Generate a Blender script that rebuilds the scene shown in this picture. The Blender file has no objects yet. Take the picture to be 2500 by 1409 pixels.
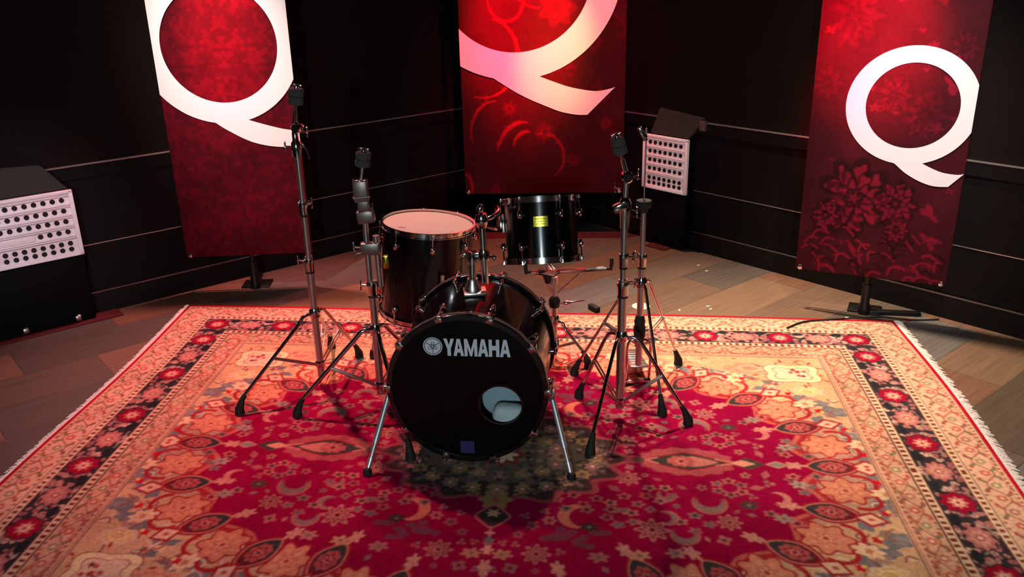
import bpy, bmesh, math, random
import numpy as np
from mathutils import Vector, Matrix

random.seed(7)
S = bpy.context.scene
COL = S.collection
PI = math.pi

# ------------------------------------------------------------------ camera
TH, RO, H, FPX = math.radians(20.8), math.radians(1.27), 1.735, 2109.0
fw = Vector((0, math.cos(TH), -math.sin(TH)))
r0 = Vector((1, 0, 0)); u0 = r0.cross(fw)
rt = r0 * math.cos(RO) - u0 * math.sin(RO)
up = u0 * math.cos(RO) + r0 * math.sin(RO)
cam = bpy.data.cameras.new('camera')
cam.sensor_fit = 'HORIZONTAL'; cam.sensor_width = 36.0
cam.lens = 36.0 * FPX / 2500.0
cam.clip_start = 0.05
cam_o = bpy.data.objects.new('camera', cam); COL.objects.link(cam_o)
cam_o.matrix_world = Matrix(((rt.x, up.x, -fw.x, 0), (rt.y, up.y, -fw.y, 0), (rt.z, up.z, -fw.z, H), (0, 0, 0, 1)))
S.camera = cam_o

# ------------------------------------------------------------------ world, view, lights
w = bpy.data.worlds.new('world'); S.world = w; w.use_nodes = True
w.node_tree.nodes['Background'].inputs[0].default_value = (0.9, 0.62, 0.55, 1)
w.node_tree.nodes['Background'].inputs[1].default_value = 0.018
S.view_settings.view_transform = 'Standard'
S.view_settings.look = 'None'
S.view_settings.exposure = 0.0
S.view_settings.gamma = 1.0
S.view_settings.use_curve_mapping = False


def spot(name, loc, aim, color, power, deg, blend=0.6, rad=0.06):
    l = bpy.data.lights.new(name, 'SPOT'); l.energy = power; l.color = color
    l.spot_size = math.radians(deg); l.spot_blend = blend; l.shadow_soft_size = rad
    o = bpy.data.objects.new(name, l); COL.objects.link(o); o.location = loc
    o.rotation_euler = (Vector(aim) - Vector(loc)).to_track_quat('-Z', 'Y').to_euler()
    return o


# stage spots on the lighting grid, a front fill and two added panel fills: (name, location, aim, colour, watts, cone, blend, lamp radius)
LIGHTS = [
    # banners: narrow red beams, white or pink wash, one hot amber core
    ('spot_banner_red', (-1.25, 3.35, 3.3), (-1.46, 4.63, 1.42), (1.0, 0.0, 0.06), 1800, 14, 1.0, 0.05),
    ('spot_banner_white', (-1.75, 3.05, 3.3), (-1.47, 4.63, 1.24), (1.0, 0.78, 0.72), 640, 26, 1.0, 0.05),
    ('spot_banner_red', (0.05, 4.0, 3.4), (0.10, 5.47, 1.44), (1.0, 0.0, 0.02), 5600, 20, 1.0, 0.05),
    ('spot_banner_pink', (0.45, 3.8, 3.4), (0.28, 5.47, 1.22), (1.0, 0.06, 0.11), 540, 38, 1.0, 0.05),
    ('spot_banner_amber', (0.35, 3.9, 3.4), (0.30, 5.47, 1.20), (1.0, 0.76, 0.18), 420, 13, 1.0, 0.05),
    ('spot_banner_red', (0.75, 2.75, 3.3), (1.68, 4.12, 1.44), (1.0, 0.0, 0.06), 3300, 17, 1.0, 0.05),
    ('spot_banner_white', (1.3, 2.45, 3.3), (1.90, 4.03, 1.04), (1.0, 0.84, 0.80), 560, 25, 1.0, 0.05),
    # rug and kit
    ('spot_key_warm', (0.75, 4.75, 3.6), (1.42, 3.60, 0), (1.0, 0.76, 0.56), 950, 48, 1.0, 0.06),
    ('spot_key_pink', (-1.55, 4.80, 3.5), (-1.10, 3.78, 0), (1.0, 0.33, 0.32), 680, 56, 1.0, 0.06),
    ('spot_centre', (0.25, 5.2, 3.6), (0.45, 4.05, 0), (1.0, 0.62, 0.46), 460, 60, 1.0, 0.06),
    ('spot_floor_red', (-0.6, 5.1, 3.4), (-0.90, 4.70, 0), (1.0, 0.10, 0.12), 170, 26, 1.0, 0.06),
    ('fill_panel_pink', (-0.9, 1.2, 3.3), (-2.35, 4.15, 0.55), (1.0, 0.78, 0.84), 380, 15, 0.9, 0.05),  # added fill with no known lamp behind it, brightens the left socket panel
    ('fill_panel_pink', (0.55, 1.5, 3.3), (0.96, 5.27, 0.55), (1.0, 0.62, 0.64), 230, 10, 0.9, 0.05),  # same kind of added fill, lifts the right socket panel
    ('spot_front_cool', (-0.45, -3.4, 2.2), (0.0, 4.0, 0.35), (0.78, 0.95, 1.0), 560, 54, 0.6, 0.15),
]
for a in LIGHTS:
    spot(*a)


# ------------------------------------------------------------------ helpers
def lin(c):
    return tuple((x / 12.92 if x <= 0.04045 else ((x + 0.055) / 1.055) ** 2.4) for x in [v / 255.0 for v in c])


MATS = {}


def mat(name, rgb, rough=0.5, metal=0.0, coat=0.0, emit=None, noise=None, spec=0.5):
    m = bpy.data.materials.new(name); m.use_nodes = True
    n = m.node_tree.nodes; b = n['Principled BSDF']
    c = lin(rgb)
    b.inputs['Base Color'].default_value = (*c, 1)
    b.inputs['Roughness'].default_value = rough
    b.inputs['Metallic'].default_value = metal
    b.inputs['Coat Weight'].default_value = coat
    b.inputs['Coat Roughness'].default_value = 0.06
    b.inputs['Specular IOR Level'].default_value = spec
    if noise:
        sc, amt = noise
        tc = n.new('ShaderNodeTexCoord'); nz = n.new('ShaderNodeTexNoise'); nz.inputs['Scale'].default_value = sc
        nz.inputs['Detail'].default_value = 4
        mr = n.new('ShaderNodeMapRange'); mr.inputs['To Min'].default_value = 1 - amt; mr.inputs['To Max'].default_value = 1 + amt
        mx = n.new('ShaderNodeVectorMath'); mx.operation = 'SCALE'
        mx.inputs[0].default_value = c
        lk = m.node_tree.links
        lk.new(tc.outputs['Object'], nz.inputs['Vector']); lk.new(nz.outputs['Fac'], mr.inputs['Value'])
        lk.new(mr.outputs[0], mx.inputs['Scale']); lk.new(mx.outputs[0], b.inputs['Base Color'])
        bp = n.new('ShaderNodeBump'); bp.inputs['Strength'].default_value = 0.15
        lk.new(nz.outputs['Fac'], bp.inputs['Height']); lk.new(bp.outputs[0], b.inputs['Normal'])
    MATS[name] = m
    return m


CHROME = mat('chrome', (205, 198, 196), 0.13, 1.0)
CHROME_D = mat('brushed_chrome', (190, 178, 174), 0.36, 1.0)
STEEL = mat('satin_steel', (214, 214, 216), 0.42, 0.85)
LACQ = mat('black_lacquer', (5, 4, 5), 0.2, 0, 0.2, spec=0.25)
HOOPB = mat('black_hoop', (12, 11, 12), 0.22, 0, 0.6)
INLAY = mat('hoop_inlay', (120, 122, 118), 0.35, 0.6)
RUBBER = mat('black_rubber', (17, 17, 14), 0.75, noise=(60, 0.2))
FELT = mat('grey_felt', (58, 58, 57), 0.95, noise=(220, 0.35))
HEAD = mat('coated_head', (170, 160, 152), 0.65, noise=(9, 0.05))
BLACKHEAD = mat('black_film_head', (6, 5, 5), 0.3, spec=0.18)
CLEARHEAD = mat('pale_batter_head', (190, 205, 208), 0.5, noise=(7, 0.25))
PILLOW2 = mat('paler_cushion', (184, 200, 202), 0.9, noise=(20, 0.1))
PILLOW = mat('pale_cushion', (138, 164, 172), 0.9, noise=(20, 0.1))
LOGO = mat('logo_white', (196, 204, 214), 0.5)
LOGOD = mat('logo_dark', (20, 22, 34), 0.5)
STICK = mat('blue_sticker', (40, 38, 92), 0.5)
GOLD = mat('gold_badge', (205, 190, 60), 0.25, 1.0)
BADGED = mat('badge_print', (40, 36, 10), 0.5)
GREY = mat('grey_bracket', (122, 112, 106), 0.4, 0.8)
SILVER = mat('silver_panel', (236, 222, 226), 0.5, 0.0, noise=(40, 0.06))
HOLE = mat('socket_black', (12, 9, 9), 0.6)
CABB = mat('cabinet_black', (5, 4, 4), 0.7, noise=(30, 0.2), spec=0.1)
LIDM = mat('lid_black', (33, 28, 23), 0.8, noise=(30, 0.2))
REDPL = mat('dark_red_plate', (88, 16, 22), 0.6, noise=(20, 0.2))
WALLM = mat('wall_black', (17, 11, 8), 0.75, noise=(14, 0.12), spec=0.12)
WALLP = mat('wall_dado_black', (12, 8, 7), 0.7, noise=(14, 0.12), spec=0.15)
TRIMM = mat('trim_metal', (190, 182, 180), 0.35, 0.8)
BASEM = mat('baseboard_black', (17, 12, 10), 0.6, spec=0.2)
CEILM = mat('ceiling_black', (10, 9, 9), 0.9)
WHITEQ = mat('white_print', (236, 232, 230), 0.6)
POLEB = mat('black_metal', (20, 18, 18), 0.4, 0.3)
CABLE = mat('cable_black', (14, 12, 12), 0.6)
PAPER = mat('white_paper', (235, 230, 222), 0.7)
REDT = mat('red_tape', (210, 30, 40), 0.6)
FRINGE = mat('wool_fringe', (250, 240, 232), 0.95, noise=(80, 0.15))


def attr_mat(name, rough, bump_scale, bump, spec):
    m = bpy.data.materials.new(name); m.use_nodes = True
    n = m.node_tree.nodes; lk = m.node_tree.links; b = n['Principled BSDF']
    a = n.new('ShaderNodeAttribute'); a.attribute_name = 'weave'
    lk.new(a.outputs['Color'], b.inputs['Base Color'])
    b.inputs['Roughness'].default_value = rough
    b.inputs['Specular IOR Level'].default_value = spec
    tc = n.new('ShaderNodeTexCoord'); nz = n.new('ShaderNodeTexNoise')
    nz.inputs['Scale'].default_value = bump_scale; nz.inputs['Detail'].default_value = 3
    bp = n.new('ShaderNodeBump'); bp.inputs['Strength'].default_value = bump; bp.inputs['Distance'].default_value = 0.004
    lk.new(tc.outputs['Object'], nz.inputs['Vector']); lk.new(nz.outputs['Fac'], bp.inputs['Height'])
    lk.new(bp.outputs[0], b.inputs['Normal'])
    return m


RUGM = attr_mat('rug_wool', 0.95, 260, 0.5, 0.03)
CLOTHM = attr_mat('banner_cloth', 0.7, 120, 0.12, 0.10)


def floor_mat():
    """patchwork of wide laminate planks running along the left wall"""
    m = bpy.data.materials.new('floor_planks'); m.use_nodes = True
    n = m.node_tree.nodes; lk = m.node_tree.links; b = n['Principled BSDF']
    tc = n.new('ShaderNodeTexCoord'); mp = n.new('ShaderNodeMapping')
    mp.inputs['Rotation'].default_value = (0, 0, math.radians(-39.5))
    lk.new(tc.outputs['Object'], mp.inputs['Vector'])
    sx = n.new('ShaderNodeSeparateXYZ'); lk.new(mp.outputs[0], sx.inputs[0])

    def M(op, a, b_=None):
        k = n.new('ShaderNodeMath'); k.operation = op
        for i, v in enumerate((a, b_)):
            if v is None: continue
            if isinstance(v, (int, float)): k.inputs[i].default_value = v
            else: lk.new(v, k.inputs[i])
        return k.outputs[0]
    ry = M('DIVIDE', sx.outputs[1], 0.30)
    row = M('FLOOR', ry)
    off = M('FRACT', M('MULTIPLY', row, 0.381))
    cx = M('ADD', M('DIVIDE', sx.outputs[0], 0.82), off)
    colu = M('FLOOR', cx)
    cb = n.new('ShaderNodeCombineXYZ'); lk.new(row, cb.inputs[0]); lk.new(colu, cb.inputs[1])
    wn = n.new('ShaderNodeTexWhiteNoise'); wn.noise_dimensions = '3D'; lk.new(cb.outputs[0], wn.inputs['Vector'])
    cr = n.new('ShaderNodeValToRGB'); cr.color_ramp.interpolation = 'CONSTANT'
    cols = [(0, (110, 88, 70)), (0.16, (97, 86, 72)), (0.30, (122, 98, 76)), (0.44, (88, 81, 72)),
            (0.58, (118, 86, 66)), (0.72, (104, 100, 96)), (0.84, (108, 92, 78)), (0.95, (86, 74, 60))]
    el = cr.color_ramp.elements
    el[0].position = 0; el[0].color = (*lin(cols[0][1]), 1)
    el[1].position = cols[1][0]; el[1].color = (*lin(cols[1][1]), 1)
    for p, c in cols[2:]:
        e = el.new(p); e.color = (*lin(c), 1)
    lk.new(wn.outputs['Value'], cr.inputs[0])
    # grain along the plank
    mp2 = n.new('ShaderNodeMapping'); mp2.inputs['Scale'].default_value = (3.0, 60, 1)
    lk.new(mp.outputs[0], mp2.inputs['Vector'])
    nz = n.new('ShaderNodeTexNoise'); nz.inputs['Scale'].default_value = 1.0; nz.inputs['Detail'].default_value = 6
    lk.new(mp2.outputs[0], nz.inputs['Vector'])
    mr = n.new('ShaderNodeMapRange'); mr.inputs['From Min'].default_value = 0.3; mr.inputs['From Max'].default_value = 0.7
    mr.inputs['To Min'].default_value = 0.78; mr.inputs['To Max'].default_value = 1.18
    lk.new(nz.outputs['Fac'], mr.inputs['Value'])
    # joints
    fy = M('FRACT', ry); fx = M('FRACT', cx)
    jy = M('LESS_THAN', fy, 0.012); jx = M('LESS_THAN', fx, 0.005)
    jj = M('MAXIMUM', jy, jx)
    js = M('SUBTRACT', 1.0, M('MULTIPLY', jj, 0.45))
    k = M('MULTIPLY', mr.outputs[0], js)
    vm = n.new('ShaderNodeVectorMath'); vm.operation = 'SCALE'
    lk.new(cr.outputs[0], vm.inputs[0]); lk.new(k, vm.inputs['Scale'])
    lk.new(vm.outputs[0], b.inputs['Base Color'])
    b.inputs['Roughness'].default_value = 0.55
    bp = n.new('ShaderNodeBump'); bp.inputs['Strength'].default_value = 0.1
    lk.new(k, bp.inputs['Height']); lk.new(bp.outputs[0], b.inputs['Normal'])
    return m


FLOORM = floor_mat()


def tag(o, label=None, cat=None, group=None, kind=None):
    if label: o['label'] = label
    if cat: o['category'] = cat
    if group: o['group'] = group
    if kind: o['kind'] = kind
    return o


def thing(name, loc, label, cat, group=None):
    o = bpy.data.objects.new(name, None); COL.objects.link(o); o.location = loc
    o.empty_display_size = 0.1
    return tag(o, label, cat, group)


def base_of(p):
    v = Vector((0, 0, 0))
    while p is not None:
        v += p.location; p = p.parent
    return v


def obj(name, bm, m, parent=None, sharp=38, kind=None, label=None):
    """link a bmesh written in world coordinates as one object under parent"""
    if parent is not None:
        bmesh.ops.translate(bm, verts=bm.verts, vec=-base_of(parent))
    bmesh.ops.recalc_face_normals(bm, faces=bm.faces)
    for f in bm.faces: f.smooth = True
    lim = math.radians(sharp)
    for e in bm.edges:
        if len(e.link_faces) != 2 or e.calc_face_angle(0) > lim: e.smooth = False
    me = bpy.data.meshes.new(name); bm.to_mesh(me); bm.free()
    for mm in (m if isinstance(m, (list, tuple)) else [m]): me.materials.append(mm)
    o = bpy.data.objects.new(name, me); COL.objects.link(o)
    if parent is not None: o.parent = parent
    if kind: o['kind'] = kind
    if label: o['label'] = label
    return o


def frame(axis, ref=None):
    a = Vector(axis).normalized()
    r = Vector(ref) if ref else (Vector((0, 0, 1)) if abs(a.z) < 0.9 else Vector((0, 1, 0)))
    x = r.cross(a).normalized(); y = a.cross(x)
    return x, y, a


def lathe(bm, origin, axis, prof, seg=32, ref=None, closed=False):
    """revolve (radius, height) profile around axis; radius 0 closes with a fan"""
    x, y, a = frame(axis, ref); o = Vector(origin)
    rings = []
    for r, h in prof:
        if r <= 1e-6: rings.append([bm.verts.new(o + a * h)])
        else: rings.append([bm.verts.new(o + a * h + (x * math.cos(t) + y * math.sin(t)) * r) for t in [2 * PI * i / seg for i in range(seg)]])
    pairs = list(zip(rings[:-1], rings[1:]))
    if closed: pairs.append((rings[-1], rings[0]))
    for A, B in pairs:
        for i in range(seg):
            j = (i + 1) % seg
            if len(A) == 1 and len(B) == 1: continue
            if len(A) == 1: bm.faces.new((A[0], B[i], B[j]))
            elif len(B) == 1: bm.faces.new((A[i], A[j], B[0]))
            else: bm.faces.new((A[i], A[j], B[j], B[i]))
    return bm


def cyl(bm, p0, p1, r0, r1=None, seg=16, caps=True):
    p0 = Vector(p0); p1 = Vector(p1); r1 = r0 if r1 is None else r1
    L = (p1 - p0).length
    pr = [(r0, 0), (r1, L)]
    if caps: pr = [(0, 0)] + pr + [(0, L)]
    return lathe(bm, p0, p1 - p0, pr, seg)


def tube(bm, pts, r, seg=10):
    pts = [Vector(p) for p in pts]
    rings = []; prevx = None
    for i, p in enumerate(pts):
        t = (pts[min(i + 1, len(pts) - 1)] - pts[max(i - 1, 0)]).normalized()
        if prevx is None: x, y, _ = frame(t)
        else:
            x = (prevx - t * prevx.dot(t)).normalized(); y = t.cross(x)
        prevx = x
        rr = r[i] if isinstance(r, (list, tuple)) else r
        rings.append([bm.verts.new(p + (x * math.cos(a) + y * math.sin(a)) * rr) for a in [2 * PI * k / seg for k in range(seg)]])
    for A, B in zip(rings[:-1], rings[1:]):
        for k in range(seg):
            bm.faces.new((A[k], A[(k + 1) % seg], B[(k + 1) % seg], B[k]))
    bm.faces.new(rings[0][::-1]); bm.faces.new(rings[-1])
    return bm


def smooth_path(pts, n=6):
    P = [Vector(p) for p in pts]
    out = []
    for i in range(len(P) - 1):
        a = P[max(i - 1, 0)]; b = P[i]; c = P[i + 1]; d = P[min(i + 2, len(P) - 1)]
        for k in range(n):
            t = k / n
            out.append(0.5 * ((2 * b) + (c - a) * t + (2 * a - 5 * b + 4 * c - d) * t * t + (3 * b - a - 3 * c + d) * t ** 3))
    out.append(P[-1])
    return out


def box(bm, c, size, X=(1, 0, 0), Y=(0, 1, 0), Z=(0, 0, 1), bevel=0.0):
    c = Vector(c); X = Vector(X).normalized() * size[0] / 2; Y = Vector(Y).normalized() * size[1] / 2; Z = Vector(Z).normalized() * size[2] / 2
    vs = [bm.verts.new(c + X * i + Y * j + Z * k) for i in (-1, 1) for j in (-1, 1) for k in (-1, 1)]
    fs = [bm.faces.new([vs[i] for i in q]) for q in ((0, 1, 3, 2), (4, 6, 7, 5), (0, 4, 5, 1), (2, 3, 7, 6), (0, 2, 6, 4), (1, 5, 7, 3))]
    if bevel > 0:
        es = list({e for f in fs for e in f.edges})
        bmesh.ops.bevel(bm, geom=es, offset=bevel, segments=2, affect='EDGES', profile=0.5)
    return bm


def B(): return bmesh.new()


def solid_poly(bm, pts, d0, d1, O, X, Y, N):
    """extruded polygon: pts in (X,Y) plane at O, from depth d0 to d1 along N"""
    O = Vector(O)
    lo = [bm.verts.new(O + X * a + Y * b + N * d0) for a, b in pts]
    hi = [bm.verts.new(O + X * a + Y * b + N * d1) for a, b in pts]
    bm.faces.new(lo[::-1]); bm.faces.new(hi)
    n = len(pts)
    for i in range(n): bm.faces.new((lo[i], lo[(i + 1) % n], hi[(i + 1) % n], hi[i]))


# ------------------------------------------------------------------ the room
dL = Vector((0.772, 0.636, 0)).normalized(); nL = Vector((dL.y, -dL.x, 0))
dR = Vector((0.662, -0.749, 0)).normalized(); nR = Vector((dR.y, -dR.x, 0))
pL = Vector((-0.9365, 5.419, 0)); pR = Vector((1.156, 5.201, 0))
CORNER = Vector((0.163, 6.324, 0))
sLc = (CORNER - pL).dot(dL); sRc = (CORNER - pR).dot(dR)
WH = 3.9

bm = B(); box(bm, (0, 2.4, -0.05), (12, 12.5, 0.1)); obj('floor', bm, FLOORM, kind='structure')
bm = B(); box(bm, (0, 2.4, WH + 0.05), (12, 12.5, 0.1)); obj('ceiling', bm, CEILM, kind='structure')


def wall(side, p, d, n, s0, s1):
    def slab(name, z0, z1, t, m, back=0.1):
        bm = B(); c = p + d * (s0 + s1) / 2 + n * (t - back) / 2 + Vector((0, 0, (z0 + z1) / 2))
        box(bm, c, (abs(s1 - s0), t + back, z1 - z0), d, n, (0, 0, 1))
        return obj(name, bm, m, kind='structure')
    slab('wall_' + side, 0, WH, 0.0, WALLM)
    bm = B()
    for z0, z1, t in ((0.13, 0.379, 0.008), (0.383, 0.735, 0.008), (0.735, 0.801, 0.018)):
        box(bm, p + d * (s0 + s1) / 2 + n * t / 2 + Vector((0, 0, (z0 + z1) / 2)), (abs(s1 - s0), t, z1 - z0), d, n, (0, 0, 1))
    obj('wall_%s_dado' % side, bm, WALLP, kind='structure')
    slab('baseboard_' + side, 0, 0.118, 0.024, BASEM, 0)
    return slab


slabL = wall('left', pL, dL, nL, -5.2, sLc)
slabR = wall('right', pR, dR, nR, sRc, 5.2)
slabL('trim_1', 0.801, 0.806, 0.020, TRIMM, 0)
slabL('trim_2', 0.379, 0.383, 0.011, TRIMM, 0)
slabR('trim_3', 0.801, 0.806, 0.020, TRIMM, 0)
slabR('trim_4', 0.379, 0.383, 0.011, TRIMM, 0)
slabL('trim_5', 0.118, 0.121, 0.022, CHROME_D, 0)
slabR('trim_6', 0.118, 0.121, 0.022, CHROME_D, 0)


# ------------------------------------------------------------------ raster painting (woven and printed patterns)
class Canvas:
    def __init__(s, w_, h_, px, col):
        s.px = px; s.nx = int(round(w_ / px)); s.ny = int(round(h_ / px))
        s.a = np.empty((s.ny, s.nx, 3)); s.a[:] = lin(col)
        s.x = (np.arange(s.nx) + 0.5) * px; s.y = (np.arange(s.ny) + 0.5) * px
        s.X, s.Y = np.meshgrid(s.x, s.y)

    def win(s, cx, cy, r):
        i0 = max(0, int((cx - r) / s.px)); i1 = min(s.nx, int((cx + r) / s.px) + 2)
        j0 = max(0, int((cy - r) / s.px)); j1 = min(s.ny, int((cy + r) / s.px) + 2)
        if i1 <= i0 or j1 <= j0: return None
        return slice(j0, j1), slice(i0, i1)

    def put(s, sl, mask, col, al=1.0):
        sub = s.a[sl]; k = np.clip(mask, 0, 1)[..., None] * al
        s.a[sl] = sub * (1 - k) + np.array(lin(col)) * k

    def polar(s, cx, cy, R, col, n=0, amp=0.0, rot=0.0, sx=1.0, sy=1.0, al=1.0, ang=0.0):
        """rosette: radius R*(1-amp+amp*cos(n*theta)), scaled sx, sy in axes turned by ang"""
        q = s.win(cx, cy, R * max(sx, sy) * 1.05 + s.px)
        if q is None: return
        dx = s.X[q] - cx; dy = s.Y[q] - cy
        c, sn = math.cos(ang), math.sin(ang)
        u = (dx * c + dy * sn) / sx; v = (-dx * sn + dy * c) / sy
        rho = np.sqrt(u * u + v * v); th = np.arctan2(v, u)
        rr = R * (1 - amp + amp * np.cos(n * (th - rot))) if n else R
        s.put(q, (rr - rho) / s.px + 0.5, col, al)

    def loz(s, cx, cy, a, b, col, p=1.3, ang=0.0, al=1.0):
        q = s.win(cx, cy, max(a, b) * 1.05 + s.px)
        if q is None: return
        dx = s.X[q] - cx; dy = s.Y[q] - cy
        c, sn = math.cos(ang), math.sin(ang)
        u = np.abs(dx * c + dy * sn) / a; v = np.abs(-dx * sn + dy * c) / b
        f = (u ** p + v ** p) ** (1 / p)
        s.put(q, (1 - f) * min(a, b) / s.px + 0.5, col, al)

    def crescent(s, cx, cy, R, col, ang, al=1.0):
        q = s.win(cx, cy, R * 1.1)
        if q is None: return
        dx = s.X[q] - cx; dy = s.Y[q] - cy
        ox, oy = math.cos(ang) * R * 0.42, math.sin(ang) * R * 0.42
        m1 = (R - np.hypot(dx, dy)) / s.px + 0.5
        m2 = (np.hypot(dx - ox, dy - oy) - R * 0.82) / s.px + 0.5
        s.put(q, np.minimum(m1, m2), col, al)

    def stroke(s, pts, wd, col, al=1.0):
        for i in range(len(pts) - 1):
            a = np.array(pts[i]); b = np.array(pts[i + 1]); w0 = wd[i] if isinstance(wd, (list, tuple)) else wd
            L = np.linalg.norm(b - a); k = max(1, int(L / (w0 * 0.5)))
            for t in range(k):
                p = a + (b - a) * t / k
                s.polar(p[0], p[1], w0, col, al=al)


def vnoise(nx, ny, cell, rng):
    gx, gy = int(nx / cell) + 3, int(ny / cell) + 3
    g = rng.random((gy, gx))
    x = np.arange(nx) / cell; y = np.arange(ny) / cell
    ix = x.astype(int); iy = y.astype(int); fx = x - ix; fy = y - iy
    fx = fx * fx * (3 - 2 * fx); fy = fy * fy * (3 - 2 * fy)
    a = g[iy][:, ix]; b = g[iy][:, ix + 1]; c = g[iy + 1][:, ix]; d = g[iy + 1][:, ix + 1]
    return (a * (1 - fx) + b * fx) * (1 - fy)[:, None] + (c * (1 - fx) + d * fx) * fy[:, None]


def soften(a):
    p = np.pad(a, ((1, 1), (1, 1), (0, 0)), 'edge')
    return (4 * a + p[:-2, 1:-1] + p[2:, 1:-1] + p[1:-1, :-2] + p[1:-1, 2:]) / 8


CRIM = (150, 8, 60); SALM = (212, 130, 104); CREAM = (228, 196, 164); NAVY = (58, 52, 56); GREY_ = (120, 118, 116)
ROSE = (196, 62, 78); DRED = (112, 18, 28); OLIV = (88, 92, 66); PINK = (222, 150, 136); BROWN = (92, 52, 44); BEIG = (206, 162, 134)
MAUVE = (150, 92, 100); REDB = (186, 30, 44)


def paint_rug(HX, HY, px):
    rng = np.random.default_rng(11); R = random.Random(5)
    c = Canvas(HX, HY, px, CRIM)
    X, Y = c.X, c.Y
    ex = HX - X; ey = HY - Y; e = np.minimum(ex, ey)
    full = (slice(0, c.ny), slice(0, c.nx))
    along = np.where(ex < ey, Y, X)
    # ---- field: tan spandrel with grey pockets, crimson lobed ground
    hx, hy = HX - 0.485, HY - 0.485
    c.put(full, np.ones_like(X), (188, 142, 122))
    c.put(full, np.clip(((X - 0.85) / 0.25 + (Y - 0.50) / 0.2) * 0.9, 0, 1), (216, 172, 130))
    for (x, y, r_, sx_, sy_) in ((1.318, .413, .085, .8, .6), (1.338, .235, .08, .6, .9), (.973, .698, .09, 1, .5), (1.36, .06, .07, .5, 1.1), (1.20, .53, .06, .9, .6), (.78, .76, .09, 1.1, .45), (.55, .80, .09, 1.2, .5), (1.12, .66, .05, 1, .6), (1.25, .33, .05, .7, 1), (1.30, .14, .06, .6, .9), (.88, .74, .06, 1.1, .6), (1.28, .48, .05, .9, .6), (.30, .80, .09, 1.2, .5), (.05, .80, .09, 1.2, .5), (1.08, .60, .05, 1.2, .5), (1.30, .31, .05, .8, .7)):
        c.polar(x, y, r_, (122, 120, 122), 5, 0.14, x * 9, sx=sx_, sy=sy_)
        c.polar(x + 0.02, y, r_ * 0.55, (150, 138, 136), 6, 0.2, x * 5, sx=sx_, sy=sy_, al=0.7)
    # curled leaves and stripes in the spandrel
    for _ in range(420):
        x = R.uniform(0, hx); y = R.uniform(0, hy)
        if (x / 1.17) ** 2.4 + (y / 0.70) ** 2.4 < 0.95: continue
        k = R.random(); t = R.uniform(0, PI); L_ = R.uniform(0.03, 0.07)
        if k < 0.55:
            pts = [(x + L_ * (i / 7 - .5) * math.cos(t) - 0.5 * L_ * math.sin(i / 7 * PI) * math.sin(t), y + L_ * (i / 7 - .5) * math.sin(t) + 0.5 * L_ * math.sin(i / 7 * PI) * math.cos(t)) for i in range(8)]
            c.stroke(pts, 0.004, R.choice([SALM, MAUVE, CREAM, (150, 90, 76), (236, 206, 170), (176, 96, 84)]), 0.65)
        elif k < 0.85: c.polar(x, y, R.uniform(0.012, 0.03), R.choice([(222, 160, 140), (236, 200, 160), (206, 150, 126), (170, 130, 118)]), 5, 0.2, t, sx=1, sy=0.6, ang=t, al=0.75)
        else: c.polar(x, y, 0.008, R.choice([BROWN, OLIV, (186, 60, 60)]), 4, 0.2)
    # large corner flowers
    for cx_, cy_, sc, cols in ((1.046, 0.795, 0.95, ((230, 160, 128), (222, 142, 112), (232, 168, 136), (214, 132, 108))), (1.255, 0.585, 0.62, (CREAM, (232, 190, 130), (240, 208, 150), (222, 178, 120))), (0.62, 0.83, .7, ((230, 160, 128), SALM, CREAM, SALM)), (0.20, 0.83, .7, (CREAM, SALM, CREAM, ROSE))):
        for i, co in enumerate(cols): c.polar(cx_, cy_, 0.105 * sc * (1 - 0.22 * i), co, 7, 0.1, 0.3 + i, sx=1.15, sy=0.72)
    for (R_, co, am) in ((0.148, (150, 60, 48), 0.13), (0.142, (246, 222, 170), 0.13), (0.104, (196, 120, 100), 0.16), (0.096, (238, 206, 172), 0.16)):
        c.polar(1.224, 0.754, R_, co, 4, am, PI / 4, sx=1.0, sy=0.72)
    for i in range(9): c.polar(1.224 + R.uniform(-.06, .06), 0.754 + R.uniform(-.035, .035), 0.014, R.choice([ROSE, DRED, CREAM]), 5, 0.25)
    for t in range(8):
        an = 2 * PI * t / 8 + .2; c.polar(1.224 + .165 * math.cos(an), .754 + .125 * math.sin(an), .016, (176, 70, 56), sx=1, sy=.4, ang=an)
    A, Bq, PW = 1.17, 0.76, 2.3
    th = np.arctan2(Y / Bq, X / A); rr = ((X / A) ** PW + (Y / Bq) ** PW) ** (1 / PW)
    lob = 0.965 + 0.03 * np.cos(th * 20)
    c.put(full, (lob + 0.045 - rr) * 0.66 / px + 0.5, (168, 44, 52))
    c.put(full, (lob + 0.02 - rr) * 0.66 / px + 0.5, (196, 96, 86))
    c.put(full, (lob - rr) * 0.66 / px + 0.5, CRIM)

    def cartouche(x, y, an=0.0, s_=1.0):
        ca, sa = math.cos(an), math.sin(an)
        c.loz(x, y, 0.112 * s_, 0.066 * s_, (160, 30, 44), 1.5, an)
        c.loz(x, y, 0.098 * s_, 0.056 * s_, (206, 128, 118), 1.5, an)
        c.loz(x, y, 0.090 * s_, 0.050 * s_, (128, 30, 42), 1.5, an)
        c.loz(x - 0.012 * ca, y - 0.012 * sa, 0.078 * s_, 0.044 * s_, (62, 60, 60), 1.5, an)
        c.polar(x, y, 0.052 * s_, (178, 84, 84), 8, 0.08, 0, sx=1.1, sy=0.72, ang=an)
        c.polar(x, y, 0.036 * s_, (140, 34, 46), 6, 0.2, 0, sx=1.1, sy=0.7, ang=an)
        c.polar(x, y, 0.024 * s_, (204, 120, 112), 6, 0.25, 0, sx=1.1, sy=0.8, ang=an); c.polar(x, y, 0.008 * s_, (120, 30, 40))
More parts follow.
